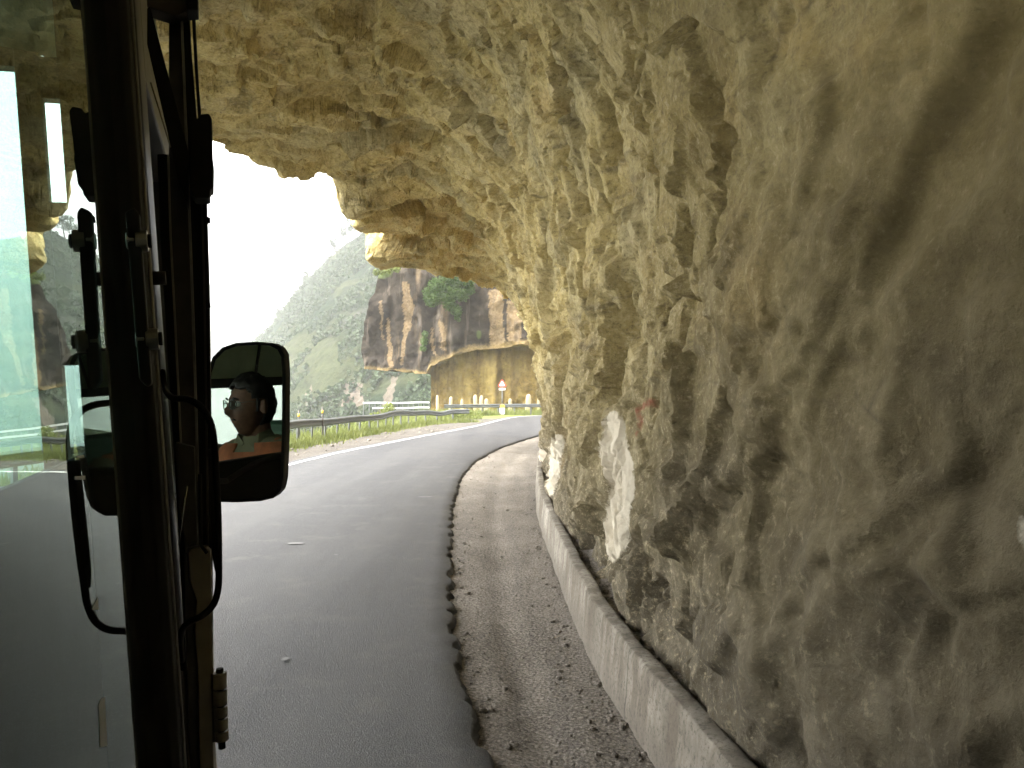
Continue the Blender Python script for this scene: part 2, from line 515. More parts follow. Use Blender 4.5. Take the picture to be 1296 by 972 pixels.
def mat_glass(name, ior, tint, dirt=0.05):
    """thin window pane: clear, mirror-like at grazing angles, slightly dirty"""
    M = Mat(name)
    M.t.nodes.remove(M.b)
    fr = M.n('ShaderNodeFresnel'); fr.inputs['IOR'].default_value = ior
    tr = M.n('ShaderNodeBsdfTransparent'); tr.inputs['Color'].default_value = (*tint, 1)
    gl = M.n('ShaderNodeBsdfGlossy'); gl.inputs['Roughness'].default_value = 0.0
    gl.inputs['Color'].default_value = (0.66, 0.74, 0.69, 1)
    mx = M.n('ShaderNodeMixShader')
    M.t.links.new(fr.outputs[0], mx.inputs[0]); M.t.links.new(tr.outputs[0], mx.inputs[1]); M.t.links.new(gl.outputs[0], mx.inputs[2])
    df = M.n('ShaderNodeBsdfDiffuse'); df.inputs['Color'].default_value = (0.5, 0.5, 0.45, 1)
    m2 = M.n('ShaderNodeMixShader')
    M.put(m2.inputs[0], M.math('MULTIPLY', M.ramp(M.noise(9, 6, 0.7, M.map((3, 3, 0.8))), [(0.4, 0.3), (0.75, 1.0)]), dirt))
    M.t.links.new(mx.outputs[0], m2.inputs[1]); M.t.links.new(df.outputs[0], m2.inputs[2])
    M.t.links.new(m2.outputs[0], M.out.inputs['Surface'])
    return M.m


VERGE = mat_gravel('verge_soil', 0.55)
ROCK, CLIFF, ASPHALT, GRAVEL, CONCRETE, HILL = mat_rock(), mat_cliff(), mat_asphalt(), mat_gravel(), mat_concrete(), mat_hill()
GALV = simple('galvanised_steel', (0.15, 0.158, 0.155), 0.5, 0.5, 0.25, 6, 0.2, 0.004)
GALV_BRIGHT = simple('painted_rail_sheen', (0.80, 0.80, 0.78), 0.4, 0.0, 0.08, 6, 0.1, 0.003)  # rails kept near white: a specular sheen painted into the colour
WHITE = simple('white_paint', (0.75, 0.74, 0.70), 0.7, 0, 0.12, 20, 0.2, 0.003)
YELLOW = simple('yellow_paint', (0.75, 0.45, 0.03), 0.6, 0, 0.12, 20, 0.2, 0.003)
RED = simple('red_paint', (0.55, 0.05, 0.03), 0.5, 0, 0.12, 20, 0.1, 0.002)
BLACK_INK = simple('sign_black', (0.03, 0.03, 0.03), 0.5, 0, 0.1, 20, 0.1, 0.001)
LIME = simple('limewashed_stone', (0.34, 0.275, 0.165), 0.9, 0, 0.25, 5, 0.5, 0.03)
BUS_BLACK = simple('black_rubber', (0.012, 0.012, 0.011), 0.65, 0, 0.4, 60, 0.3, 0.001, 0.25)
BUS_DARK = simple('dark_worn_paint', (0.060, 0.055, 0.046), 0.45, 0, 0.5, 40, 0.3, 0.001)
BUS_CREAM = simple('dirty_cream_paint', (0.30, 0.275, 0.22), 0.5, 0, 0.3, 25, 0.3, 0.001)
BUS_STEEL = simple('worn_steel', (0.30, 0.29, 0.27), 0.35, 0.8, 0.4, 60, 0.3, 0.001)
CHROME = simple('polished_trim', (0.75, 0.75, 0.75), 0.2, 1.0, 0.15, 40, 0.05, 0.001)
BUS_ROOF = simple('green_grey_lining', (0.62, 0.68, 0.50), 0.6, 0, 0.2, 8, 0.2, 0.002)
BUS_SEAT = simple('seat_vinyl', (0.03, 0.10, 0.05), 0.5, 0, 0.25, 20, 0.3, 0.002)
GLASS = mat_glass('window_glass', 2.1, (0.55, 0.84, 0.77), 0.05)
CLEAR = mat_glass('clear_glass', 1.45, (0.60, 0.70, 0.66), 0.04)
TAPE_GLINT = simple('tape_and_glint_tone', (0.36, 0.40, 0.36), 0.5, 0, 0.1, 60, 0.2, 0.0005)

# ------------------------------------------------------------------ camera, world, sun
cam = bpy.data.cameras.new('camera')
cam.sensor_width = 36.0
cam.lens = 36.0 * F_PX / 1296.0
cam.shift_y = (HY - 486.0) / 1296.0
cam.clip_start = 0.02
cam.clip_end = 6000
co = bpy.data.objects.new('camera', cam)
COL.objects.link(co)
co.location = (0, 0, CAM_Z)
co.rotation_euler = (math.radians(90), 0, 0)
sc.camera = co

SUN_EL, SUN_AZ = math.radians(52), math.radians(-112)      # azimuth from +Y towards +X: light comes from the valley side, a little behind
w = bpy.data.worlds.new('World')
sc.world = w
w.use_nodes = True
nt = w.node_tree
nt.nodes.clear()
wo = nt.nodes.new('ShaderNodeOutputWorld')
bg = nt.nodes.new('ShaderNodeBackground')
sky = nt.nodes.new('ShaderNodeTexSky')
sky.sky_type = 'NISHITA'
sky.sun_disc = False
sky.sun_elevation = SUN_EL
sky.sun_rotation = SUN_AZ
sky.air_density = 1.0
sky.dust_density = 6.0
sky.ozone_density = 1.0
hs = nt.nodes.new('ShaderNodeHueSaturation')                # overcast: nearly neutral cloud light
hs.inputs['Saturation'].default_value = 0.10
nt.links.new(sky.outputs[0], hs.inputs['Color'])
nt.links.new(hs.outputs[0], bg.inputs['Color'])
bg.inputs['Strength'].default_value = 0.15
nt.links.new(bg.outputs[0], wo.inputs['Surface'])

sd = bpy.data.lights.new('sun', 'SUN')
sd.energy = 0.7
sd.angle = math.radians(14)
sd.color = (1.0, 0.95, 0.86)
so = bpy.data.objects.new('sun', sd)
COL.objects.link(so)
dirv = Vector((math.sin(SUN_AZ) * math.cos(SUN_EL), math.cos(SUN_AZ) * math.cos(SUN_EL), math.sin(SUN_EL)))
so.rotation_euler = dirv.to_track_quat('Z', 'Y').to_euler()
so.location = (-40, -20, 80)

sc.view_settings.view_transform = 'Standard'
sc.view_settings.look = 'None'
sc.view_settings.exposure = 3.2
sc.view_settings.gamma = 1.0
sc.cycles.use_denoising = True
sc.cycles.max_bounces = 10
sc.cycles.diffuse_bounces = 5
sc.cycles.glossy_bounces = 5
sc.cycles.transparent_max_bounces = 12
sc.cycles.volume_bounces = 2
sc.cycles.use_adaptive_sampling = True
sc.cycles.adaptive_threshold = 0.02

# ------------------------------------------------------------------ plan curves (X as a function of Y)
ROAD_L = [(-10, -6.6), (0, -6.5), (8, -6.4), (15, -6.2), (20.7, -5.9), (25.1, -5.5), (31.1, -4.5), (37.5, -3.4), (45.2, -2.0), (52, -1.2), (58.5, -0.5)]
ROAD_R = [(-10, 3.0), (0, 0.75), (2, 0.30), (4, -0.11), (4.5, -0.22), (5.4, -0.39), (7.2, -0.58), (10.4, -0.84), (13.3, -1.04), (18.4, -1.2),
          (22.4, -1.07), (27.5, -0.5), (32.2, 0.39), (36.5, 1.35)]
KERB = [(-10, 3.0), (0, 1.28), (2, 1.0), (4, 0.77), (5, 0.62), (6, 0.54), (7.2, 0.5), (9.6, 0.44), (12.4, 0.38), (16, 0.46), (21, 0.65), (23, 0.85), (27, 1.35),
        (33, 2.1), (37, 2.9), (40, 4.2)]
FOOT = [(-10, 3.4), (0, 1.66), (2, 1.28), (3.3, 1.04), (4.1, 0.94), (5.4, 0.83), (6.6, 0.78), (9.6, 0.68), (12.4, 0.62), (16, 0.70), (19, 0.80), (21, 0.95),
        (25, 1.30), (30, 1.75), (33, 2.1), (36.5, 2.6), (40, 4.8)]


def cur(tab, y):
    t = np.array(tab)
    return np.interp(y, t[:, 0], t[:, 1])


def smooth_cur(tab, y):
    y = np.asarray(y, float)
    return (cur(tab, y - 0.7) + 2 * cur(tab, y) + cur(tab, y + 0.7)) / 4


# ------------------------------------------------------------------ rock overhang the road is cut through
def build_overhang():
    # stations: Y, foot X, then X at z=1.9, 3.4, 4.9, 6.2, inner ceiling (x,z), lip (x,z)
    st = [(-45, 3.4, 3.4, 3.0, 2.3, 0.9, (-1.2, 6.8), (-6.8, 6.7)),
          (-15, 3.4, 3.4, 3.0, 2.3, 0.9, (-1.2, 6.8), (-6.8, 6.7)),
          (-10, 3.4, 3.4, 3.0, 2.3, 0.9, (-1.2, 6.6), (-7.1, 5.2)),
          (0, 1.66, 1.78, 1.65, 1.15, 0.1, (-1.5, 6.6), (-7.2, 4.0)),  # unseen lip lowered around here to block valley light from the near wall
          (3, 1.10, 1.20, 1.12, 0.75, -0.1, (-1.6, 6.6), (-7.1, 4.7)),
          (5, 0.86, 0.96, 0.90, 0.58, -0.25, (-1.6, 6.6), (-6.8, 5.6)),
          (8, 0.72, 0.80, 0.72, 0.38, -0.45, (-1.8, 6.75), (-6.4, 6.45)),
          (12, 0.62, 0.66, 0.50, 0.14, -0.7, (-2.0, 6.75), (-6.0, 6.5)),
          (14.5, 0.66, 0.70, 0.50, 0.10, -0.8, (-2.1, 6.75), (-5.6, 6.5)),
          (16.3, 0.71, 0.76, 0.50, 0.07, -0.85, (-2.2, 6.75), (-5.0, 6.6)),
          (18.0, 0.76, 0.82, 0.50, 0.05, -0.9, (-2.2, 6.75), (-3.85, 6.75)),
          (18.3, 0.77, 0.83, 0.48, 0.02, -0.95, (-2.2, 6.60), (-3.72, 5.98)),
          (19.0, 0.80, 0.86, 0.48, 0.02, -0.95, (-2.2, 6.55), (-3.75, 5.95)),
          (19.25, 0.92, 1.10, 0.92, 0.55, -0.40, (-2.0, 7.15), (-3.78, 6.10)),
          (20.3, 0.98, 1.12, 0.92, 0.52, -0.42, (-2.0, 7.05), (-3.78, 6.15)),
          (21.3, 1.00, 1.05, 0.80, 0.30, -0.65, (-2.0, 6.65), (-3.80, 6.25)),
          (21.6, 1.01, 1.06, 0.80, 0.30, -0.65, (-2.0, 6.65), (-3.55, 6.60)),
          (23.9, 1.20, 1.15, 0.88, 0.36, -0.6, (-1.9, 6.55), (-3.75, 6.55)),
          (24.2, 1.22, 1.16, 0.88, 0.36, -0.6, (-1.9, 6.5), (-4.15, 5.92)),
          (26.8, 1.44, 1.32, 0.98, 0.42, -0.55, (-1.9, 6.45), (-4.20, 6.05)),
          (27.2, 1.48, 1.34, 1.00, 0.44, -0.55, (-1.8, 6.45), (-3.45, 6.35)),
          (30, 1.75, 1.45, 1.10, 0.50, -0.5, (-1.6, 6.4), (-2.7, 6.4)),
          (33, 2.1, 1.65, 1.20, 0.60, -0.2, (-0.6, 6.5), (-1.3, 6.5)),
          (35.5, 2.45, 1.9, 1.30, 0.95, 0.5, (0.3, 6.4), (-0.1, 6.4)),
          (37, 3.2, 2.7, 2.1, 1.9, 1.7, (1.6, 6.6), (1.4, 6.8)),
          (40, 7.0, 6.6, 6.2, 6.0, 5.8, (5.7, 6.6), (5.6, 6.9))]
    Ys = [s[0] for s in st]
    ctrl = []
    for s in st:
        lx, lz = s[7]
        ctrl.append([(s[1], 0.12), (s[1] + 0.03, 1.0), (s[2], 1.9), (s[3], 3.4), (s[4], 4.9), (s[5], 6.15), s[6], (lx, lz),
                     (lx - 0.25, lz + 0.55), (lx - 0.1, lz + 2.2), (lx + 1.0, lz + 8), (lx + 5, lz + 26)])
    ctrl = np.array(ctrl)                                   # stations x 12 x 2
    yy = []
    y = -45.0
    while y < 40:
        yy.append(y)
        y += 0.5 if y < -6 else 0.12 if y < 0 else max(0.020, 0.0034 * y)
    yy = np.array(yy)
    C = np.stack([np.stack([np.interp(yy, Ys, ctrl[:, k, a]) for a in (0, 1)], -1) for k in range(12)], 1)   # ny x 12 x 2
    C[:, 0, 0] = smooth_cur(FOOT, yy)
    nseg = [38, 44, 66, 66, 62, 66, 130, 26, 14, 12, 10]
    T = []
    for k, n in enumerate(nseg):
        T += list(k + np.arange(n) / n)
    T.append(11.0 - 1e-6)
    T = np.array(T)
    k = np.floor(T).astype(int)
    f = (T - k)[None, :, None]
    kk = lambda d: np.clip(k + d, 0, 11)
    p0, p1, p2, p3 = C[:, kk(-1)], C[:, kk(0)], C[:, kk(1)], C[:, kk(2)]
    XZ = 0.5 * (2 * p1 + (p2 - p0) * f + (2 * p0 - 5 * p1 + 4 * p2 - p3) * f ** 2 + (3 * p1 - p0 - 3 * p2 + p3) * f ** 3)
    ny, nt_ = len(yy), len(T)
    P = np.empty((ny, nt_, 3))
    P[..., 0] = XZ[..., 0]; P[..., 2] = XZ[..., 1]; P[..., 1] = yy[:, None]
    du = np.gradient(P, axis=1); dv = np.gradient(P, axis=0)
    N = np.cross(du, dv)
    N /= np.linalg.norm(N, axis=-1, keepdims=True) + 1e-9
    # make the normals point to the open (road) side
    if N[ny // 2, 60, 0] > 0:
        N = -N
    Pf = P.reshape(-1, 3)
    wv = np.stack([fbm(Pf / 1.3 + 17 * a, 3, 50 + 7 * a) for a in range(3)], -1)
    q = Pf + 0.05 * wv
    qj = q @ np.array(Matrix.Rotation(0.55, 3, 'X') @ Matrix.Rotation(0.45, 3, 'Z') @ Matrix.Rotation(0.3, 3, 'Y'))   # joint sets
    qk = q @ np.array(Matrix.Rotation(-0.35, 3, 'X') @ Matrix.Rotation(-0.6, 3, 'Z') @ Matrix.Rotation(0.5, 3, 'Y'))
    ca, sa = math.cos(0.6), math.sin(0.6)
    qs = np.stack([q[:, 0], ca * q[:, 1] + sa * q[:, 2], (-sa * q[:, 1] + ca * q[:, 2])], -1)   # bedding dips along the road
    near = sstep(1.8, 4.5, Pf[:, 1])
    tt = np.tile(T, ny)
    lipm = sstep(6.4, 6.9, tt)
    wall = 1 - sstep(3.9, 5.0, tt)
    nr = 1 - sstep(2.3, 4.4, Pf[:, 1])
    D = (0.16 - 0.08 * nr) * fbm(Pf / 2.6, 3, 3)
    a_ = (-Pf[:, 1] + Pf[:, 2]) * 0.7071
    b_ = (Pf[:, 1] + Pf[:, 2]) * 0.7071
    f1w, e1w = facet(qj / np.array([1.0, 1.0, 1.7]), 11, 1.0, .05, True)
    f1c, e1c = facet(qj / np.array([1.7, 1.2, 0.9]), 13, 1.1, .05, True)
    f2w, e2w = facet(qk / np.array([0.46, 0.42, 0.75]), 23, 1.2, .06, True)
    f2c, e2c = facet(qk / np.array([0.75, 0.50, 0.45]), 25, 1.2, .06, True)
    fn, en = facet(np.stack([a_ / 1.3, b_ / 0.48, Pf[:, 0] / 0.8], -1) + 0.10 * wv, 31, 1.5, .09)
    fn2, en2 = facet(np.stack([a_ / 0.55, b_ / 0.23, Pf[:, 0] / 0.4], -1) + 0.10 * wv, 33, 1.5, .10)
    f3, e3 = facet(qj / np.array([0.19, 0.24, 0.17]), 37, 1.3, .08, True)
    f1 = f1w * wall + f1c * (1 - wall); e1 = np.where(wall > .5, e1w, e1c)
    f2 = f2w * wall + f2c * (1 - wall); e2 = np.where(wall > .5, e2w, e2c)
    f2 = f2 * (1 - 0.6 * lipm)
    far_ = (1 - nr)
    D += far_ * ((0.20 - 0.07 * wall) * f1 * (1 - 0.3 * lipm) + (0.095 - 0.02 * wall) * f2 + 0.024 * f3)
    D += nr * (0.030 * fn + 0.030 * fn2 + 0.022 * f2w + 0.012 * f3)
    D += 0.012 * fbm(Pf / 0.22, 5, 71, 0.65)
    open1 = sstep(-0.05, 0.25, fbm(Pf / 0.9, 2, 77))
    D -= 0.17 * far_ * np.exp(-(e1 / 0.05) ** 2) * open1
    D -= 0.05 * far_ * np.exp(-(e2 / 0.06) ** 2) * sstep(0.10, 0.35, fbm(Pf / 0.7, 2, 79))
    D -= 0.04 * nr * np.exp(-(en / 0.04) ** 2) * sstep(0.0, 0.25, fbm(Pf / 0.8, 2, 83))
    D *= 1 - 0.55 * sstep(6.3, 6.8, tt) * sstep(16.5, 17.8, Pf[:, 1])
    D *= sstep(0.0, 0.55, tt) * 0.9 + 0.1
    D *= 1 + 0.55 * sstep(5.2, 6.4, tt) * sstep(14, 24, Pf[:, 1])          # blocky underside and lip further on
    Dg = D.reshape(ny, nt_)
    wn_ = (1 - sstep(2.2, 4.5, yy))[:, None]
    for it in range(1):
        S = Dg.copy()
        S[1:-1] = (Dg[:-2] + 2 * Dg[1:-1] + Dg[2:]) / 4
        S[:, 1:-1] = (S[:, :-2] + 2 * S[:, 1:-1] + S[:, 2:]) / 4
        Dg = Dg * (1 - wn_) + S * wn_
    D = Dg.ravel()
    V = Pf + D[:, None] * N.reshape(-1, 3)
    px, py = to_px(V)
    wob = 5 * fbm(V / 0.18, 3, 5)
    px_, py_ = px + wob, py + 4 * fbm(V / 0.18, 3, 8)
    ok = (V[:, 1] > 0.6) & (tt < 4)
    paint = np.zeros(len(V))
    polys = [[(769, 524), (778, 518), (787, 522), (792, 548), (803, 600), (805, 622), (798, 655), (794, 690), (778, 716), (768, 700), (764, 668), (769, 635), (765, 600), (759, 574), (764, 545)],
             [(700, 551), (713, 549), (712, 572), (708, 600), (703, 622), (693, 632), (690, 612), (695, 588), (697, 565)],
             [(1284, 655), (1310, 650), (1310, 700), (1292, 695)],
             [(681, 560), (685, 552), (686, 575), (682, 598), (679, 590)]]
    for pl in polys:
        paint[inside(pl, px_, py_) & ok] = 1
    pg = paint.reshape(ny, nt_)
    for it in range(3):
        pg[1:-1] = (pg[:-2] + 2 * pg[1:-1] + pg[2:]) / 4
        pg[:, 1:-1] = (pg[:, :-2] + 2 * pg[:, 1:-1] + pg[:, 2:]) / 4
    paint = pg.ravel()
    red = np.zeros(len(V))
    for a, b, r in [((806, 520), (822, 508), 3), ((822, 508), (826, 514), 3), ((808, 524), (812, 536), 3), ((812, 536), (806, 548), 2.5)]:
        a, b = np.array(a, float), np.array(b, float)
        t = np.clip(((px - a[0]) * (b - a)[0] + (py - a[1]) * (b - a)[1]) / ((b - a) @ (b - a)), 0, 1)
        dd = np.hypot(px - a[0] - t * (b - a)[0], py - a[1] - t * (b - a)[1])
        red[(dd < r) & ok] = 1
    ochre = np.zeros(len(V))
    ochre += sstep(19.2, 20.2, V[:, 1]) * sstep(4.6, 5.6, tt) * 0.85  # farther underside: ochre rock plus bounced road light put into its colour
    ochre += 0.9 * np.exp(-((px - 1050) / 90) ** 2 - ((py - 30) / 70) ** 2) * ok
    ochre += 0.55 * np.exp(-((px - 930) / 50) ** 2 - ((py - 380) / 90) ** 2) * ok
    ochre += 0.55 * np.exp(-((px - 850) / 40) ** 2 - ((py - 200) / 80) ** 2) * ok
    Q = grid_quads(ny, nt_)
    if (N.reshape(-1, 3)[Q[0, 0]] @ np.cross(V[Q[0, 1]] - V[Q[0, 0]], V[Q[0, 3]] - V[Q[0, 0]])) < 0:
        Q = Q[:, ::-1]
    cen = V[Q].mean(1)[:, 1]
    o = mesh_np('rock_overhang', V, Q, ROCK, smooth=(cen < 3.3), attrs={'paint': paint, 'red': red, 'ochre': np.clip(ochre, 0, 1)})
    return tag(o, 'rough tan rock wall curving up into an overhang above the road, limewashed patches near its foot', 'rock overhang', kind='structure')


build_overhang()


# ------------------------------------------------------------------ road, shoulders, kerb
def build_road():
    # centreline stations: near part by Y, far part sweeps to the right
    ys = np.concatenate([np.arange(-10, 0, 0.5), np.arange(0, 14, 0.05), np.arange(14, 36.5, 0.15)])
    Lx, Rx = smooth_cur(ROAD_L, ys), smooth_cur(ROAD_R, ys)
    L = np.stack([Lx, ys], -1); R = np.stack([Rx, ys], -1)
    farL = np.array([(-3.58, 36.5), (-2.0, 45.2), (-1.2, 52), (-0.5, 58.0), (0.4, 62), (2.0, 65.3), (5, 67.5), (12, 69.2), (30, 70)])
    farR = np.array([(1.35, 36.5), (2.4, 40), (3.8, 43.5), (5.5, 47), (8, 51), (11, 54.5), (15, 57.5), (21, 60), (32, 61)])
    def resample(A, n):
        d = np.r_[0, np.cumsum(np.hypot(*np.diff(A, axis=0).T))]
        t = np.linspace(0, d[-1], n)
        B = np.stack([np.interp(t, d, A[:, 0]), np.interp(t, d, A[:, 1])], -1)
        for _ in range(6):
            B[1:-1] = (B[:-2] + 2 * B[1:-1] + B[2:]) / 4
        return B
    L = np.vstack([L, resample(farL, 140)[1:]]); R = np.vstack([R, resample(farR, 140)[1:]])
    L = L + 0.0
    n = len(L)
    # ragged right edge
    pr = np.stack([R[:, 0] * 0, R[:, 1], R[:, 0] * 0], -1)
    jag = 0.045 * fbm(pr / 0.8, 3, 3) + 0.035 * fbm(pr / 0.16, 4, 13) + 0.02 * np.sign(perlin(pr / 0.33, 21))
    R = R.copy(); R[:, 0] += jag * np.clip(1.2 - R[:, 1] / 60, 0.4, 1)
    Lo = L - np.array([0.35, 0])
    m = 26
    t = np.linspace(0, 1, m) ** 0.75
    top = Lo[:, None] * (1 - t)[None, :, None] + R[:, None] * t[None, :, None]
    V = np.zeros((n, m + 2, 3))
    V[:, :m, :2] = top
    cross = 0.012 * fbm(V[:, :m].reshape(-1, 3) / 2.5, 3, 41).reshape(n, m)
    V[:, :m, 2] = cross - 0.02 * (t[None, :] ** 10)
    dirs = np.gradient(R, axis=0); dirs /= np.linalg.norm(dirs, axis=1)[:, None]
    nor = np.stack([dirs[:, 1], -dirs[:, 0]], -1)
    j2 = (0.035 + 0.03 * np.abs(perlin(pr / 0.2, 33)))[:, None]
    V[:, m, :2] = R + nor * j2 * 0.7; V[:, m, 2] = -0.05
    V[:, m + 1, :2] = R + nor * j2 * 1.6; V[:, m + 1, 2] = -0.12
    edge = np.zeros((n, m + 2)); edge[:, m - 1] = 0.2; edge[:, m:] = 1
    o = mesh_np('road', V.reshape(-1, 3), grid_quads(n, m + 2)[:, ::-1], ASPHALT, attrs={'edge': edge.ravel()})
    tag(o, 'grey asphalt mountain road curving right with a broken dark edge', 'road', kind='structure')
    # edge line (worn white paint) 4 mm above
    M = Mat('worn_line_paint')
    nn = M.noise(5, 7, 0.75)
    M.set(color=M.ramp(nn, [(0.3, (0.40, 0.40, 0.39)), (0.6, (0.78, 0.78, 0.75))]), rough=0.7)
    EL = []
    for i in range(n):
        d = np.gradient(L, axis=0)[i] if i in (0, n - 1) else L[i + 1] - L[i - 1]
        d = d / np.linalg.norm(d); s = np.array([d[1], -d[0]])
        wob = 0.015 * math.sin(i * 0.37)
        za = 0.012 * fbm(np.array([[L[i, 0], L[i, 1], 0]]) / 2.5, 3, 41)[0] + 0.008
        EL += [(*(L[i] + s * (-0.06 + wob)), za), (*(L[i] + s * (0.07 + wob)), za)]
    mesh_np('edge_line', EL, grid_quads(n, 2)[:, ::-1], M.m, parent=o)
    # worn remains of centre marks
    OLDP = simple('faded_road_paint', (0.15, 0.15, 0.146), 0.8, 0, 0.3, 60, 0.3, 0.003)
    for (cx, cy, ln, wd) in [(-2.72, 9.9, 0.10, 0.24), (-1.61, 5.6, 0.09, 0.05), (-2.05, 9.2, 0.05, 0.05), (-1.55, 14.3, 0.10, 0.30), (-2.85, 5.9, 0.16, 0.06), (-3.1, 7.6, 0.5, 0.10)]:
        k = 9
        ring = [(cx + wd / 2 * math.cos(a) * (0.8 + 0.4 * random.random()), cy + ln / 2 * math.sin(a) * (0.8 + 0.4 * random.random()), 0.016)
                for a in [2 * math.pi * i / k for i in range(k)]]
        b = MB(); b.add(ring, [list(range(k))]); b.build('centre_mark', OLDP, o)
    return L, R


ROADL, ROADR = build_road()

RAIL = [(-9.8, -10), (-9.7, 0), (-9.5, 10), (-9.0, 20), (-8.1, 29), (-7.55, 34), (-6.9, 38.8), (-6.35, 44), (-5.6, 48.5), (-4.5, 51.2), (-2.85, 52.6)]
FAR_RAIL = [(-5.6, 65.2), (-4.2, 66.2), (-2.5, 67.4), (0.0, 68.6), (3.0, 69.6), (7, 70.6), (14, 71.6), (30, 72)]


def build_shoulder():
    ys = np.concatenate([np.arange(-10, 0, 0.4), np.arange(0, 12, 0.05), np.arange(12, 40, 0.16)])
    # right: from under the tar edge to the kerb
    l = smooth_cur(ROAD_R, ys) - 0.5
    r = smooth_cur(KERB, ys) + 0.05
    t = np.linspace(0, 1, 44)
    V = np.zeros((len(ys), 44, 3))
    V[..., 0] = l[:, None] * (1 - t) + r[:, None] * t
    V[..., 1] = ys[:, None]
    p = V.reshape(-1, 3)
    z = -0.075 + 0.018 * fbm(p / np.array([0.35, 0.8, 1]), 4, 61) + 0.006 * fbm(p / 0.07, 3, 62)
    rut = np.exp(-((t - 0.62) / 0.09) ** 2) * 0.03
    V[..., 2] = np.minimum(z.reshape(V.shape[:2]) - rut[None, :] + 0.05 * np.clip(t - 0.85, 0, 1)[None, :], -0.012)
    V[..., 2] = np.where(t[None, :] < 0.2, np.minimum(V[..., 2], -0.06), V[..., 2])
    o = mesh_np('gravel_shoulder', V.reshape(-1, 3), grid_quads(len(ys), 44)[:, ::-1], GRAVEL, attrs={'green': np.zeros(len(p))})
    tag(o, 'dusty gravel strip between the broken tar edge and the low concrete kerb', 'road shoulder', kind='structure')
    # left: from under the road to beyond the guardrail
    A = [(-6.0, -10), (-5.9, 0), (-5.8, 10), (-5.4, 20), (-4.4, 29), (-3.3, 36), (-2.6, 40), (-1.6, 46), (-1.0, 51), (-0.4, 57), (1.0, 63), (4, 66.3), (12, 68.5), (30, 69)]
    B = [(-10.6, -10), (-10.5, 0), (-10.3, 10), (-9.8, 20), (-9.0, 29), (-8.3, 36), (-7.7, 40), (-7.2, 46), (-6.8, 52), (-6.6, 58), (-6.8, 65), (-8.0, 76), (-8, 86), (30, 88)]
    n = 400
    ti = np.linspace(0, len(A) - 1, n)
    ia = np.arange(len(A))
    A, B = np.array(A), np.array(B)
    ax = np.stack([np.interp(ti, ia, A[:, k]) for k in (0, 1)], -1)
    bx = np.stack([np.interp(ti, ia, B[:, k]) for k in (0, 1)], -1)
    for _ in range(30):
        ax[1:-1] = (ax[:-2] + 2 * ax[1:-1] + ax[2:]) / 4; bx[1:-1] = (bx[:-2] + 2 * bx[1:-1] + bx[2:]) / 4
    m = 50
    t = np.linspace(0, 1, m)
    V = np.zeros((n, m, 3))
    V[..., :2] = bx[:, None] * (1 - t)[None, :, None] + ax[:, None] * t[None, :, None]
    p = V.reshape(-1, 3)
    V[..., 2] = (-0.05 + 0.03 * fbm(p / 0.9, 4, 67)).reshape(n, m)
    V[..., 2] = np.where(t[None, :] > 0.86, np.minimum(V[..., 2], -0.045), V[..., 2])
    g = (0.95 - 1.7 * t)[None, :] * np.ones((n, 1))
    far = V[..., 1] > 60
    g = np.where(far, 0.85 - 0.9 * np.clip(t - 0.72, 0, 1) * 4, g)
    o = mesh_np('roadside_verge', V.reshape(-1, 3), grid_quads(n, m), VERGE, attrs={'green': np.clip(g, 0, 1).ravel()})
    tag(o, 'pale gravel and grass verge between the white edge line and the guardrail', 'verge', kind='structure')


build_shoulder()


def build_kerb():
    ys = np.concatenate([np.arange(-10, 0, 0.3), np.arange(0, 14, 0.05), np.arange(14, 39.5, 0.15)])
    kx = smooth_cur(KERB, ys)
    prof = [(0.012, -0.12), (0.015, -0.02), (0.022, 0.08), (0.030, 0.18), (0.036, 0.26), (0.042, 0.335), (0.050, 0.358), (0.058, 0.362), (0.10, 0.366), (0.135, 0.366), (0.150, 0.360), (0.156, 0.25)]
    V = np.zeros((len(ys), len(prof), 3))
    for j, (a, b) in enumerate(prof):
        V[:, j, 0] = kx + a; V[:, j, 1] = ys; V[:, j, 2] = b
    p = V.reshape(-1, 3)
    V[..., 0] += (0.018 * fbm(p / 0.5, 4, 81) + 0.008 * fbm(p / 0.08, 3, 82)).reshape(V.shape[:2])
    V[..., 2] += (0.016 * fbm(p / 0.7, 4, 83) + 0.006 * fbm(p / 0.06, 3, 84)).reshape(V.shape[:2]) * np.linspace(0.2, 1, len(prof))[None, :]
    o = mesh_np('kerb', V.reshape(-1, 3), grid_quads(len(ys), len(prof))[:, ::-1], CONCRETE, smooth=False)
    tag(o, 'low pale concrete kerb wall following the foot of the rock', 'kerb', kind='structure')
    # dusty ledge behind the kerb
    fx = smooth_cur(FOOT, ys) + 0.25
    t = np.linspace(0, 1, 10)
    W = np.zeros((len(ys), 10, 3))
    W[..., 0] = (kx + 0.12)[:, None] * (1 - t) + fx[:, None] * t
    W[..., 1] = ys[:, None]
    p = W.reshape(-1, 3)
    W[..., 2] = (0.29 + 0.03 * fbm(p / 0.3, 4, 85)).reshape(len(ys), 10) + 0.12 * t[None, :] ** 2
    o = mesh_np('drain_ledge', p * 0 + W.reshape(-1, 3), grid_quads(len(ys), 10)[:, ::-1], GRAVEL, attrs={'green': np.zeros(len(p))})
    tag(o, 'narrow dusty ledge between the kerb top and the rock foot', 'ledge', kind='structure')


build_kerb()


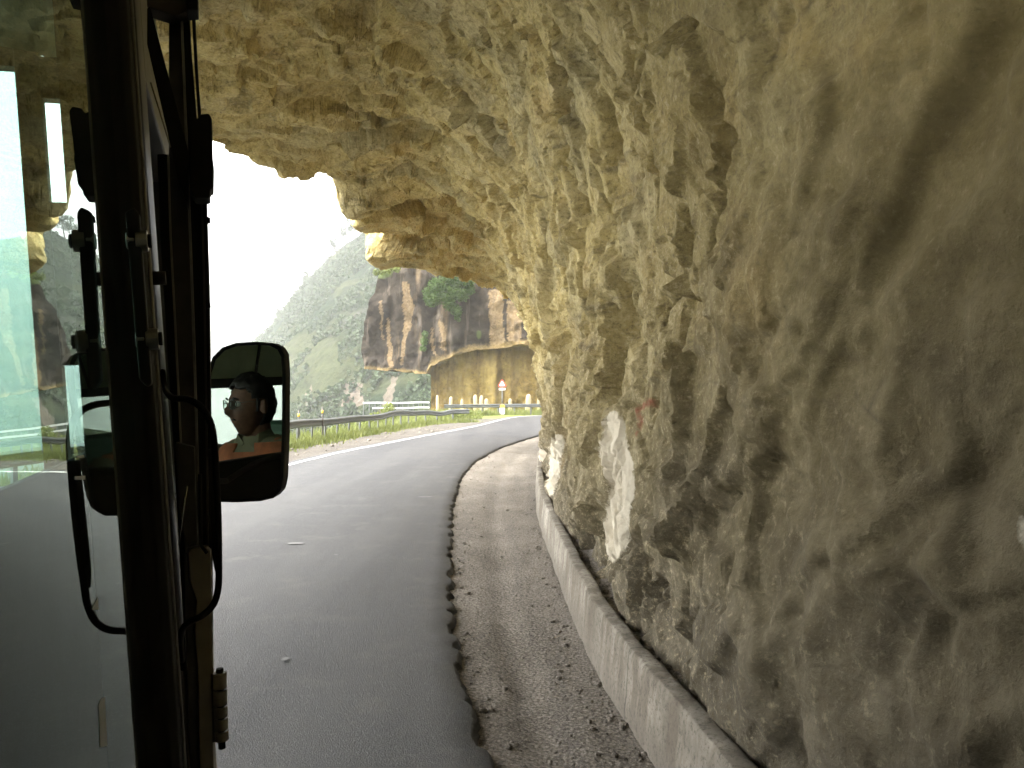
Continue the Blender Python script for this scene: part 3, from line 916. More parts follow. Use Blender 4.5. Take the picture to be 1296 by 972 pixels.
# loose stones on the shoulder and under the rock
def build_stones():
    V, Fc = [], []
    ico = bmesh.new(); bmesh.ops.create_icosphere(ico, subdivisions=1, radius=1)
    iv = np.array([v.co[:] for v in ico.verts]); ifc = np.array([[v.index for v in f.verts] for f in ico.faces]); ico.free()
    def stone(x, y, z, r):
        s = iv * np.array([r * (0.7 + 0.7 * random.random()), r * (0.7 + 0.7 * random.random()), r * (0.45 + 0.4 * random.random())])
        s = s * (1 + 0.3 * (RNG.random((len(iv), 1)) - 0.5))
        b = sum(len(a) for a in V)
        V.append(s + np.array([x, y, z])); Fc.append(ifc + b)
    for _ in range(900):
        y = 3 + 24 * random.random() ** 1.6
        a, b = float(cur(ROAD_R, y)) + 0.1, float(cur(KERB, y))
        edge = random.random()
        x = b - abs(random.gauss(0, 0.10)) if edge < 0.5 else (a + abs(random.gauss(0, 0.10)) if edge < 0.75 else a + (b - a) * random.random())
        stone(x, y, -0.068, 0.006 + 0.022 * random.random() ** 3)
    for _ in range(140):
        y = 3 + 15 * random.random()
        a, b = float(cur(KERB, y)) + 0.16, float(cur(FOOT, y))
        stone(a + (b - a) * random.random(), y, 0.30, 0.012 + 0.05 * random.random() ** 3)
    for _ in range(120):
        y = 22 + 25 * random.random()
        a = float(cur(ROAD_L, y))
        stone(a - 0.6 - 2.2 * random.random(), y, -0.045, 0.02 + 0.09 * random.random() ** 4)
    o = mesh_np('loose_stones', np.vstack(V), np.vstack(Fc), GRAVEL, smooth=False, attrs={'green': np.zeros(sum(len(a) for a in V))})
    tag(o, 'loose pebbles and stones scattered along the gravel by the road', 'stones', kind='stuff')


build_stones()


# ------------------------------------------------------------------ valley ground (one sheet to the horizon) and hills
def poly_dist(x, y, poly):
    d = np.full(x.shape, 1e9)
    n = len(poly)
    for k in range(n):
        a, b = np.array(poly[k], float), np.array(poly[(k + 1) % n], float)
        e = b - a
        t = np.clip(((x - a[0]) * e[0] + (y - a[1]) * e[1]) / (e @ e + 1e-9), 0, 1)
        d = np.minimum(d, np.hypot(x - a[0] - t * e[0], y - a[1] - t * e[1]))
    return d


def build_valley():
    def axis(lo, hi, c, fine, grow):
        a, s = [c], fine
        while a[-1] < hi:
            a.append(a[-1] + s); s *= grow
        b, s = [c], fine
        while b[-1] > lo:
            b.append(b[-1] - s); s *= grow
        return np.array(sorted(set(a + b)))
    xs = axis(-2500, 2500, -8, 0.7, 1.045)
    ys = axis(-900, 3500, 50, 0.9, 1.04)
    X, Y = np.meshgrid(xs, ys)
    corr = [(-7.6, -900), (-7.6, -8), (-10.3, 0), (-10.3, 10), (-9.7, 20), (-8.9, 29), (-8.2, 36), (-7.6, 40), (-7.1, 46), (-6.7, 52), (-6.5, 58), (-6.7, 65), (-8.2, 76), (-8.4, 90), (-8, 3500), (2500, 3500), (2500, -900)]
    x, y = X.ravel(), Y.ravel()
    ins = inside(corr, x, y)
    d = poly_dist(x, y, corr)
    P = np.stack([x, y, 0 * x], -1)
    fall = np.where(ins, 0, np.minimum(d * 1.15, 140))
    z = -0.2 - fall + np.where(ins, 0, np.minimum(d, 12) * 0.10 * fbm(P / 7, 4, 101))
    z += np.where(ins, 0, sstep(60, 400, d) * 14 * fbm(P / 120, 4, 103))
    z = np.where(ins & (x > 14) & (y > 40), -0.2, z)
    V = np.stack([x, y, z], -1)
    o = mesh_np('ground', V, grid_quads(len(ys), len(xs)), HILL, attrs={'scar': np.zeros(len(x))})
    tag(o, 'green valley slope dropping away beyond the guardrail', 'ground', kind='structure')


build_valley()


def ruled_hill(name, ridge, base, nu, nv, amp, seed, label, scars=()):
    def samp(tab, n):
        A = np.array([at(*p)[:] for p in tab])
        d = np.r_[0, np.cumsum(np.linalg.norm(np.diff(A, axis=0), axis=1))]
        t = np.linspace(0, d[-1], n)
        return np.stack([np.interp(t, d, A[:, k]) for k in range(3)], -1)
    A, B = samp(ridge, nu), samp(base, nu)
    t = np.linspace(0, 1, nv)
    P = B[:, None] * (1 - t)[None, :, None] + A[:, None] * t[None, :, None]
    # add the far side so that the ridge is a solid crest
    back = A[:, None] + (np.linspace(0.06, 1, 14)[None, :, None] * np.array([30, 160, -120]))
    P = np.concatenate([P, back], 1)
    nv2 = P.shape[1]
    du, dv = np.gradient(P, axis=0), np.gradient(P, axis=1)
    N = np.cross(du, dv); N /= np.linalg.norm(N, axis=-1, keepdims=True) + 1e-9
    if N[nu // 2, nv // 2, 1] > 0:
        N = -N
    p = P.reshape(-1, 3)
    rid = 1 - 2 * np.abs(fbm(p / np.array([55, 90, 90]) , 4, seed))
    D = amp * (0.6 * fbm(p / 60, 5, seed + 5) + 0.45 * rid + 0.25 * fbm(p / 9, 4, seed + 9))
    fade = np.tile(np.r_[np.minimum(1, 0.25 + 1.5 * (1 - t)), np.full(14, 0.25)], nu)
    V = p + (D * fade)[:, None] * N.reshape(-1, 3)
    V[:, 2] += amp * 0.12 * fbm(p / 6, 4, seed + 2)
    px, py = to_px(V)
    scar = np.zeros(len(V))
    for pl in scars:
        scar[inside(pl, px, py)] = 1
    Q = grid_quads(nu, nv2)
    o = mesh_np(name, V, Q, HILL, attrs={'scar': scar})
    return tag(o, label, 'hill', kind='structure'), V.reshape(nu, nv2, 3)


HILL_NEAR, HN = ruled_hill('hillside',
    [(90, 560, 440), (180, 530, 430), (250, 490, 420), (335, 425, 380), (352, 408, 370), (380, 368, 350), (410, 333, 335), (440, 306, 320), (475, 285, 310), (540, 262, 290), (620, 245, 280), (760, 235, 280)],
    [(90, 760, 190), (180, 700, 170), (250, 660, 160), (330, 610, 150), (400, 585, 142), (470, 565, 135), (545, 550, 128), (620, 540, 122), (700, 540, 120), (800, 540, 118)],
    300, 200, 7.0, 211, 'hazy green terraced hillside rising to a ridge behind the far cliff',
    [[(432, 500), (436, 484), (446, 482), (458, 486), (460, 512), (432, 520)], [(478, 530), (486, 500), (496, 478), (505, 470), (500, 490), (492, 530)], [(386, 500), (394, 488), (396, 512), (388, 520)]])
HILL_FAR, HF = ruled_hill('far_mountain',
    [(-500, 420, 1150), (-200, 330, 1150), (40, 300, 1150), (200, 335, 1100), (290, 372, 1050), (360, 400, 1000), (460, 450, 950), (700, 500, 900)],
    [(-500, 640, 520), (-200, 640, 520), (40, 620, 520), (200, 610, 500), (290, 600, 480), (360, 590, 470), (460, 580, 460), (700, 570, 450)],
    160, 90, 22.0, 311, 'pale mountain slope almost lost in haze far across the valley')


# ------------------------------------------------------------------ foliage
def leaf_cloud(n, centre_fn, size, seed=1, aspect=0.5):
    """n leaf-sized diamond faces; centre_fn(rng, n) gives their centres"""
    r = np.random.default_rng(seed)
    c = centre_fn(r, n)
    a = r.normal(size=(n, 3)); a /= np.linalg.norm(a, axis=1)[:, None]
    b = np.cross(a, r.normal(size=(n, 3))); b /= np.linalg.norm(b, axis=1)[:, None]
    s = size * (0.6 + 0.8 * r.random(n))[:, None]
    V = np.stack([c - a * s, c + b * s * aspect, c + a * s, c - b * s * aspect], 1).reshape(-1, 3)
    return V, np.arange(4 * n).reshape(-1, 4)


LEAF_BUSH = mat_leaf('bush_leaf', (0.030, 0.060, 0.012), (0.085, 0.135, 0.030), 2.0)
LEAF_LIGHT = mat_leaf('light_leaf', (0.09, 0.12, 0.02), (0.22, 0.25, 0.06), 2.0)
GRASSM = mat_leaf('grass_blade', (0.095, 0.125, 0.026), (0.225, 0.245, 0.075), 1.2)
LEAF_HAZY = mat_leaf('tree_leaf', (0.022, 0.038, 0.016), (0.055, 0.080, 0.032), 0.3)
BARK = simple('bark', (0.09, 0.07, 0.05), 0.9, 0, 0.3, 8, 0.6, 0.02)


def clumps(centres, radii):
    centres, radii = np.array(centres, float), np.array(radii, float)
    def fn(r, n):
        w = radii[:, 0] * radii[:, 2] if radii.ndim > 1 else radii ** 2
        k = r.choice(len(centres), n, p=w / w.sum())
        d = r.normal(size=(n, 3)); d /= np.linalg.norm(d, axis=1)[:, None]
        rad = r.random(n) ** 0.45
        R = radii[k] if radii.ndim > 1 else radii[k][:, None]
        return centres[k] + d * rad[:, None] * R
    return fn


def bush(name, loc, fn, n, size, mat, label, cat='bush', group=None, seed=1, stems=5, h=0.6):
    root = empty(name, loc)
    tag(root, label, cat, group)
    V, Q = leaf_cloud(n, fn, size, seed)
    mesh_np('foliage', V, Q, mat, parent=root, smooth=False)
    b = MB()
    rr = random.Random(seed)
    for _ in range(stems):
        a = rr.random() * 6.28
        b.tube([(0, 0, -0.1), (0.25 * h * math.cos(a), 0.25 * h * math.sin(a), 0.5 * h), (0.5 * h * math.cos(a), 0.5 * h * math.sin(a), h)], [0.03 * h, 0.02 * h, 0.008 * h], 6)
    b.build('stem', BARK, root)
    return root


# bushes by the rails
p = at(489, 517, 56)
bush('bush', (p.x, 56, -0.4), clumps([(0, 0, .6), (-.9, .3, .35), (.8, .1, .5), (.2, 0, 1.15), (-1.5, .2, .1), (1.3, 0, .2)], [.75, .6, .6, .5, .5, .5]), 2600, .075, LEAF_LIGHT,
     'yellow green bush growing at the left end of the white railing', seed=3, h=1.2)
p = at(582, 527, 58)
bush('bush', (p.x, 58, -0.1), clumps([(0, 0, .35), (-.6, 0, .3), (.7, 0, .3), (1.4, 0, .3)], [.45, .4, .45, .35]), 1500, .06, LEAF_LIGHT,
     'low light green bush between the two ends of the guardrails', seed=4, h=.6)
p = at(445, 520, 47)
bush('bush', (p.x, 47, -0.6), clumps([(0, 0, .4), (-.8, 0, .2), (.9, 0, .5), (1.8, .5, .4)], [.5, .5, .5, .5]), 1500, .06, LEAF_LIGHT,
     'ragged light green bush behind the dented near guardrail', seed=5, h=.8)


# grass verge: one mass of blades
def build_grass():
    V = []
    r = RNG
    def strip(poly, n, hmin, hmax, spread):
        A = np.array(poly, float)
        d = np.r_[0, np.cumsum(np.hypot(*np.diff(A, axis=0).T))]
        t = r.random(n) * d[-1]
        x = np.interp(t, d, A[:, 0]); y = np.interp(t, d, A[:, 1])
        off = r.normal(size=(n, 2)) * spread
        dens = perlin(np.stack([x + off[:, 0], y + off[:, 1], 0 * x], -1) / 1.1, 9)
        k = dens > -0.15
        x, y = (x + off[:, 0])[k], (y + off[:, 1])[k]
        n = len(x)
        h = hmin + (hmax - hmin) * r.random(n) ** 1.8
        a = r.random(n) * 6.283
        w = 0.012 + 0.02 * r.random(n)
        lean = r.normal(size=(n, 2)) * 0.3 * h[:, None]
        b0 = np.stack([x - np.cos(a) * w, y - np.sin(a) * w, np.full(n, -0.08)], -1)
        b1 = np.stack([x + np.cos(a) * w, y + np.sin(a) * w, np.full(n, -0.08)], -1)
        tp = np.stack([x + lean[:, 0], y + lean[:, 1], h - 0.08], -1)
        V.append(np.stack([b0, b1, tp], 1).reshape(-1, 3))
    strip([(x + 0.1, y) for x, y in RAIL if y > 8], 30000, 0.08, 0.36, 0.42)
    strip([(x - 0.7, y) for x, y in RAIL if y > 8], 13000, 0.15, 0.55, 0.5)
    strip([(x - 0.2, y - 0.1) for x, y in FAR_RAIL[:-1]], 16000, 0.15, 0.6, 0.40)
    strip([(-6.6, 53), (-6.3, 60), (-6, 66), (-4, 70), (4, 74)], 9000, 0.2, 0.8, 0.7)
    V = np.vstack(V)
    o = mesh_np('grass', V, np.arange(len(V)).reshape(-1, 3), GRASSM, smooth=False)
    tag(o, 'bright green grass growing along the foot of the guardrails', 'grass', kind='stuff')


build_grass()


# woods on the hazy hillside
def build_woods():
    r = np.random.default_rng(12)
    Vs = []
    nu, nv = HN.shape[:2]
    cand = r.integers(0, [nu, nv - 16], size=(15000, 2))
    for (i, j) in cand:
        c = HN[i, j]
        if perlin(np.array([c]) / 18, 77)[0] < -0.12:
            continue
        h = 0.7 + 1.7 * r.random() ** 2
        k = 14
        d = r.normal(size=(k, 3)); d /= np.linalg.norm(d, axis=1)[:, None]
        cc = c + np.array([0, 0, h * 0.5]) + d * r.random((k, 1)) ** 0.5 * np.array([h * .5, h * .5, h * .6])
        a = r.normal(size=(k, 3)); a /= np.linalg.norm(a, axis=1)[:, None]
        b = np.cross(a, r.normal(size=(k, 3))); b /= np.linalg.norm(b, axis=1)[:, None]
        s = h * 0.22
        Vs.append(np.stack([cc - a * s, cc + b * s, cc + a * s, cc - b * s], 1).reshape(-1, 3))
    V = np.vstack(Vs)
    o = mesh_np('hillside_scrub', V, np.arange(len(V)).reshape(-1, 4), LEAF_HAZY, smooth=False)
    tag(o, 'dark green scrub and small trees covering the hazy hillside', 'scrub', kind='stuff')
    # ridge trees one can tell apart
    where = ['first and lowest of six', 'second of six uphill', 'third of six uphill', 'fourth of six uphill', 'fifth, beside the tallest', 'tallest and highest of six']
    for n, (px, hh) in enumerate([(352, 7), (386, 6), (420, 8), (437, 10), (450, 9), (463, 13)]):
        ridge = HN[:, nv - 15]
        x = CX + F_PX * ridge[:, 0] / ridge[:, 1]
        c = ridge[np.argmin(np.abs(x - px))]
        root = empty('ridge_tree', tuple(c))
        tag(root, 'hazy grey tree on the misty ridge, ' + where[n], 'tree', 'trees along the misty ridge')
        b = MB(); b.tube([(0, 0, -1), (.15, 0, hh * .4), (0, .2, hh * .8)], [.28, .2, .08], 7)
        for k in range(5):
            a = k * 1.3
            b.tube([(0, 0, hh * (.35 + .1 * k)), (math.cos(a) * hh * .25, math.sin(a) * hh * .25, hh * (.5 + .1 * k))], [.1, .03], 5)
        b.build('trunk', BARK, root)
        rr = random.Random(n)
        cs = [((rr.random() - .5) * hh * .5, (rr.random() - .5) * hh * .5, hh * (.35 + .65 * k / 9)) for k in range(10)]
        V, Q = leaf_cloud(900, clumps(cs, [hh * (.19 - .012 * k) for k in range(10)]), .32, n)
        mesh_np('crown', V, Q, LEAF_HAZY, parent=root, smooth=False)


build_woods()


# ------------------------------------------------------------------ far cliff
def build_cliff():
    Y0 = 77.0
    sx = lambda px: (px - CX) / F_PX * Y0
    sz = lambda py: CAM_Z + (HY - py) / F_PX * Y0
    # upper face: rows by height, wraps round the left corner and under its bottom edge
    rows = np.concatenate([np.linspace(0, 1, 24)[:-1] * 0.0, [0.0]])
    zt = np.linspace(0, 1, 210)
    left_tab = [(sz(470), sx(462)), (sz(455), sx(455)), (sz(430), sx(456)), (sz(405), sx(464)), (sz(385), sx(470)), (sz(345), sx(476)), (18, sx(476)), (60, sx(500))]
    zs0 = np.array([a for a, b in left_tab]); lx0 = np.array([b for a, b in left_tab])
    nx = 300
    ut = np.linspace(0, 1, nx)
    bot_px = [(455, 466), (480, 468), (510, 470), (540, 474), (545, 462), (560, 458), (585, 446), (600, 442), (625, 441), (660, 437), (700, 434), (900, 432)]
    bx = np.array([sx(a) for a, b in bot_px]); bz = np.array([sz(b) for a, b in bot_px])
    Xr = 45.0
    V = np.zeros((210 + 20, nx + 30, 3))
    for i in range(210):
        for_z = zt[i] ** 1.6
        # x positions at this row: left edge varies with the height
        zc = sz(468) + for_z * 45
        lx = np.interp(zc, zs0, lx0)
        xx = lx + (Xr - lx) * ut ** 1.35
        zz = np.interp(xx, bx, bz)
        z = zz + for_z * (50 - zz)
        V[20 + i, 30:, 0] = xx; V[20 + i, 30:, 2] = z
        V[20 + i, 30:, 1] = Y0 + 0.12 * np.maximum(z - 8, 0) + 0.12 * (xx - lx) * 0
        # left flank runs away from the viewer
        s = np.linspace(1, 0, 31)[:-1]
        V[20 + i, :30, 0] = lx + 6 * s + 1.5 * s * s
        V[20 + i, :30, 1] = V[20 + i, 30, 1] + 34 * s
        V[20 + i, :30, 2] = z[0]
    for i in range(20):                                     # underside going back
        s = (20 - i) / 20
        V[i] = V[20]; V[i, :, 1] += 14 * s; V[i, :, 2] += 0.8 * s
    p = V.reshape(-1, 3)
    D = 0.9 * fbm(p / np.array([3.5, 6, 14]), 4, 401) + 0.35 * fbm(p / 1.2, 4, 403)
    f1, e1 = facet(p / np.array([2.2, 3, 5.0]), 41, 0.9)
    D += 0.45 * f1
    W = p.copy()
    flank = (np.tile(np.arange(nx + 30), 230) < 30)
    W[:, 1] -= np.where(flank, 0.3 * D, D)
    W[:, 0] -= np.where(flank, 0.7 * D, 0.25 * D)
    W[:, 2] += 0.25 * fbm(p / 1.0, 3, 405) * (np.repeat(np.arange(230), nx + 30) < 24)
    px, py = to_px(W)
    streak = np.zeros(len(W)); band = np.zeros(len(W)); moss = np.zeros(len(W))
    wx = px + 3 * fbm(W / 1.2, 3, 7)
    for pl in [[(508, 356), (516, 358), (524, 385), (522, 410), (513, 430), (511, 462), (507, 462), (509, 430), (510, 400)],
               [(618, 366), (636, 366), (637, 400), (640, 440), (620, 436)], [(641, 380), (660, 380), (660, 440), (643, 438)],
               [(489, 402), (494, 402), (497, 466), (491, 466)], [(556, 405), (563, 408), (565, 445), (558, 440)], [(480, 380), (484, 380), (486, 430), (482, 430)],
               [(545, 415), (549, 415), (552, 450), (548, 448)]]:
        streak[inside(pl, wx, py)] = 1
    zz = np.interp(W[:, 0], bx, bz)
    band = np.exp(-np.maximum(W[:, 2] - zz, 0) / np.where(px > 541, 0.9, 0.4)) * 0.75
    moss = 0.9 * np.exp(-((px - 484) / 14) ** 2 - ((py - 347) / 7) ** 2) + 0.7 * np.exp(-((px - 536) / 6) ** 2 - ((py - 430) / 18) ** 2) + 0.8 * np.exp(-((px - 606) / 5) ** 2 - ((py - 424) / 9) ** 2)
    root = empty('cliff', (0, Y0, 0))
    tag(root, 'overhanging dark streaked cliff above an ochre road cutting at the bend', 'cliff', kind='structure')
    W = W - np.array([0, Y0, 0])
    mesh_np('upper_face', W, grid_quads(230, nx + 30), CLIFF, parent=root, attrs={'streak': streak, 'band': band, 'moss': moss, 'cut': np.zeros(len(W))})
    # lower cutting, set back under the overhang
    n, m = 220, 90
    t = np.linspace(0, 1, m); u = np.linspace(0, 1, n)
    C = np.zeros((m, n + 24, 3))
    for i in range(m):
        z = -2 + t[i] * (9.5 + 2)
        C[i, 24:, 0] = sx(543) + (45 - sx(543)) * u ** 1.3
        C[i, 24:, 1] = Y0 + 1.6 + 0.06 * z
        s = np.linspace(1, 0, 25)[:-1]
        C[i, :24, 0] = sx(543) + 5 * s
        C[i, :24, 1] = Y0 + 1.6 + 30 * s
        C[i, :, 2] = z
    p = C.reshape(-1, 3)
    D = 0.45 * fbm(p / np.array([1.6, 3, 5]), 5, 421, .6) + 0.25 * facet(p / np.array([1.5, 2, 2.5]), 43, 0.8)[0] + 0.14 * fbm(p / 0.6, 4, 423)
    p2 = p.copy(); fl = np.tile(np.arange(n + 24), m) < 24
    p2[:, 1] -= np.where(fl, 0.3 * D, D); p2[:, 0] -= np.where(fl, 0.8 * D, 0)
    z0 = np.zeros(len(p2))
    mesh_np('road_cutting', p2 - np.array([0, Y0, 0]), grid_quads(m, n + 24), CLIFF, parent=root,
            attrs={'streak': z0, 'band': z0, 'moss': z0, 'cut': z0 + 1})
    # hanging bush on the face
    c = at(566, 370, Y0 - 1.2)
    k = Y0 / 1000
    cs = [(-1.5, 0, -.6), (-1.0, 0, .6), (0, 0, 1.0), (1.0, 0, 1.2), (1.8, 0, 1.0), (.6, 0, 0), (1.4, 0, -.2), (-.4, 0, -.3), (.2, .1, -1.1), (.9, .1, -1.7), (1.0, .2, -2.4), (-1.9, .1, .1), (2.1, .2, .3)]
    bush('climbing_bush', tuple(c), clumps(cs, [.85, .9, .9, .9, .8, .9, .8, .9, .7, .6, .4, .5, .6]), 5200, .14, LEAF_BUSH,
         'dense green bush hanging on the dark face of the far cliff', seed=8, h=1.0)
    c = at(537, 432, Y0 - 0.6)
    bush('climbing_bush', tuple(c), clumps([(0, 0, 0), (.1, 0, .7), (-.1, 0, -.7)], [.4, .35, .35]), 500, .11, LEAF_BUSH,
         'small green tuft growing low on the streaked cliff face', seed=9, h=.5)
    c = at(484, 343, Y0 - 0.4)
    bush('climbing_bush', tuple(c), clumps([(0, 0, 0), (.7, 0, .1), (-.6, 0, -.1), (1.4, .2, .2)], [.4, .4, .35, .35]), 700, .11, LEAF_LIGHT,
         'olive tuft on the upper left corner of the far cliff', seed=10, h=.5)


build_cliff()


# ------------------------------------------------------------------ guardrails
def dense(poly, step, z=0.0, smooth=8):
    A = np.array(poly, float)
    d = np.r_[0, np.cumsum(np.hypot(*np.diff(A, axis=0).T))]
    n = max(3, int(d[-1] / step))
    t = np.linspace(0, d[-1], n)
    B = np.stack([np.interp(t, d, A[:, k]) for k in (0, 1)], -1)
    for _ in range(smooth):
        B[1:-1] = (B[:-2] + 2 * B[1:-1] + B[2:]) / 4
    return B


def guardrail(name, poly, label, zfun, post_gap=1.6, lean=True):
    B = dense(poly, 0.25)
    root = empty(name, (B[len(B) // 2][0], B[len(B) // 2][1], 0))
    tag(root, label, 'guardrail')
    o = root.location
    prof = [(-.03, .0), (.045, .045), (.05, .085), (-.01, .135), (-.015, .17), (.045, .215), (.05, .26), (-.03, .31), (-.04, .31), (.03, .258), (.025, .22), (-.03, .172), (-.03, .135), (.03, .083), (.025, .05), (-.04, .0)]
    b = MB()
    pts = [Vector((x - o.x, y - o.y, zfun(x, y))) for x, y in B]
    b.sweep(pts, prof)
    b.build('beam', GALV, root)
    gap = int(post_gap / 0.25)
    for i in range(gap // 2, len(B), gap):
        x, y = B[i]
        d = B[min(i + 1, len(B) - 1)] - B[max(i - 1, 0)]; d = d / np.linalg.norm(d)
        side = Vector((d[1], -d[0], 0))
        b = MB()
        c = Vector((x - o.x, y - o.y, 0)) - side * 0.11
        zt = zfun(x, y) + .28
        rot = Matrix.Rotation(math.atan2(d[1], d[0]), 3, 'Z') @ Matrix.Rotation(random.gauss(0, .04), 3, 'X')
        b.box(c + Vector((0, 0, (zt - .3) / 2)), (.13, .05, zt + .3), rot)
        b.box(c + side * 0.02 + Vector((0, 0, zt - .13)), (.12, .12, .22), rot)
        b.build('post', GALV, root)


def z_near(x, y):
    z = 0.50
    z += 0.10 * math.exp(-((y - 44) / 3) ** 2)
    z -= 0.14 * math.exp(-((x + 4.6) / .45) ** 2) * (y > 49)
    z += 0.06 * math.exp(-((y - 30) / 6) ** 2) + 0.02 * math.sin(y * 0.9)
    return z


guardrail('guardrail', RAIL, 'long dented grey steel guardrail along the valley edge of the near road', z_near)
guardrail('guardrail', FAR_RAIL, 'grey steel guardrail across the bend in front of the ochre cutting', lambda x, y: 0.62)


def white_railing():
    a, b_ = at(460, 510, 61.0), at(543, 511, 64.5)
    root = empty('white_railing', ((a.x + b_.x) / 2, (a.y + b_.y) / 2, 0))
    tag(root, 'white double railing with short uprights beyond the near guardrail', 'railing')
    o = root.location
    z1, z2 = 1.10, 0.68
    n = 12
    def P(t, z):
        p = a.lerp(b_, t)
        return Vector((p.x - o.x, p.y - o.y, z + 0.02 * math.sin(t * 9)))
    for z, t0 in ((z1, 0.0), (z2, 0.14)):
        b = MB()
        b.sweep([P(t0 + (1 - t0) * i / 20, z) for i in range(21)], [(-.06, -.07), (.06, -.07), (.07, 0), (.06, .07), (-.06, .07)])
        b.build('rail', GALV_BRIGHT, root)
    for i in range(n + 1):
        b = MB()
        b.box(P(i / n, 0.34), (.07, .07, 1.5))
        b.build('upright', GALV, root)


white_railing()

# two reflector stakes behind the near rail
for n, (px, top) in enumerate([(378, 519), (408, 515)]):
    Y = 30.5 + n * 1.6
    base = at(px, 560, Y)
    root = empty('marker_stake', (base.x, Y, -0.4))
    tag(root, ('left' if n == 0 else 'right, taller') + ' of two thin dark stakes with a yellow band behind the near guardrail', 'marker stake', 'stakes behind the near guardrail')
    h = at(px, top, Y).z + 0.4
    b = MB(); b.tube([(0, 0, -.1), (.01, 0, h * .6), (0, 0, h)], [.035, .035, .03], 8); b.build('stake', BUS_DARK, root)
    b = MB(); b.tube([(0.003, 0, h - .26), (0.002, 0, h - .14)], .045, 10); b.build('band', YELLOW, root)

# pale stone marker posts at the foot of the cutting
ordw = ['first', 'second', 'third', 'fourth', 'fifth', 'sixth', 'seventh', 'eighth', 'ninth', 'tenth']
posts = [(554, 500, 4.2), (570, 502, 5.2), (585, 505, 4.0), (602, 499.5, 5.6), (608.5, 500.5, 5.6), (616, 504.5, 6.0), (646, 504.5, 5.0), (668, 499, 7.4), (682, 499, 3.6)]
for n, (px, top, wpx) in enumerate(posts):
    Y = 74.8
    p = at(px, top, Y)
    hgt = p.z + 0.1
    wd = wpx / 1000 * Y
    b = MB()
    rr = random.Random(n)
    k = 10
    zs = [0, hgt * .35, hgt * .7, hgt * .88, hgt * .97, hgt]
    sc_ = [1.0, .97, .95, .86, .6, .2]
    vs, fs = [], []
    for z, s in zip(zs, sc_):
        for j in range(k):
            a = 2 * math.pi * j / k
            q = 0.5 * s * (0.92 + .16 * rr.random())
            vs.append((wd * q * math.copysign(abs(math.cos(a)) ** .7, math.cos(a)) + (.04 * z if n % 3 == 1 else -.02 * z), wd * .7 * q * math.sin(a), z))
    for i in range(len(zs) - 1):
        for j in range(k):
            fs.append((i * k + j, i * k + (j + 1) % k, (i + 1) * k + (j + 1) % k, (i + 1) * k + j))
    fs.append([len(vs) - k + j for j in range(k)])
    b.add(vs, fs, True)
    o = b.build('stone_post', LIME)
    o.location = (p.x, Y, -0.1)
    tag(o, f'pale limewashed stone post below the ochre cutting, {ordw[n]} from the left', 'stone post', 'stone posts below the cutting')

# milestone in front of the far rail
p = at(635.5, 524.5, 68.2)
ms = empty('milestone', (p.x, 68.2, 0))
tag(ms, 'white milestone with a rounded yellow top beside the far guardrail', 'milestone')
def slab(z0, z1, wd, dp, arch=False, grow=0.0):
    b = MB()
    pts = [(-wd / 2, 0, z0), (wd / 2, 0, z0)]
    if arch:
        pts += [(wd / 2 * math.cos(a), 0, z1 - wd / 2 * .8 + wd / 2 * .8 * math.sin(a)) for a in [math.pi * i / 12 for i in range(13)]]
    else:
        pts += [(wd / 2, 0, z1), (-wd / 2, 0, z1)]
    b.prism([(x, y - dp / 2, z) for x, y, z in pts], (0, dp, 0))
    return b
slab(-.2, .58, .46, .22).build('body', WHITE, ms, .015)
slab(.583, .90, .462, .224, True).build('top', YELLOW, ms, .015)
b = MB(); b.box((0, 0, -.05), (.62, .36, .2)); b.build('plinth', CONCRETE, ms, .02)
b = MB()
for z, x0, x1 in ((.42, -.13, .13), (.32, -.10, .12), (.22, -.14, .09)):
    b.box(((x0 + x1) / 2, -.1135, z), (x1 - x0, .004, .035))
b.build('lettering', BLACK_INK, ms)

# warning sign
p = at(635.5, 524, 70.3)
sg = empty('warning_sign', (p.x, 70.3, 0))
tag(sg, 'red bordered white triangular warning sign with a small plate on a pole at the bend', 'road sign')
b = MB(); b.tube([(0, 0, -.2), (0, 0, 2.95)], .035, 10); b.build('pole', GALV, sg)
def tri(r, y, dy, c=2.66):
    b = MB()
    pts = []
    for k in range(3):
        a0 = math.radians(90 + 120 * k)
        for da in (-.16, 0, .16):
            pts.append((r * math.cos(a0 + da) * (0.93 if da else .97), y, c + r * math.sin(a0 + da) * (0.93 if da else .97)))
    b.prism(pts, (0, dy, 0))
    return b
tri(.42, -.045, .012).build('border', RED, sg)
tri(.27, -.051, .005).build('face', WHITE, sg)
b = MB()
b.prism([(-.11, -.056, 2.55), (.13, -.056, 2.55), (.13, -.056, 2.60), (.02, -.056, 2.60), (-.11, -.056, 2.57)], (0, .004, 0))
b.prism([(-.07, -.056, 2.64), (.05, -.056, 2.70), (.07, -.056, 2.76), (-.02, -.056, 2.72)], (0, .004, 0))
b.build('symbol', BLACK_INK, sg)
b = MB(); b.box((0, -.045, 2.22), (.56, .012, .18)); b.build('plate', WHITE, sg)


# ------------------------------------------------------------------ bus
H_CAM = 0.10                                                # the camera looks along the bus from just outside its window plane
YAW, ROLL = math.atan2(648 - 290, 1000), math.radians(3.7)
u_ = Vector((-math.sin(YAW), math.cos(YAW), 0))
wh = Vector((math.cos(YAW), math.sin(YAW), 0))
v_ = Vector((0, 0, 1)) * math.cos(ROLL) - wh * math.sin(ROLL)
w_ = wh * math.cos(ROLL) + Vector((0, 0, 1)) * math.sin(ROLL)
CAMP = Vector((0, 0, CAM_Z))
R3 = Matrix((w_, u_, v_)).transposed()                      # columns: across, along, up
ORG = CAMP - w_ * H_CAM
BUS = empty('bus', ORG)
BUS.rotation_euler = R3.to_euler()
tag(BUS, 'dark bus with a reflecting side window and a wing mirror on its flank', 'bus')


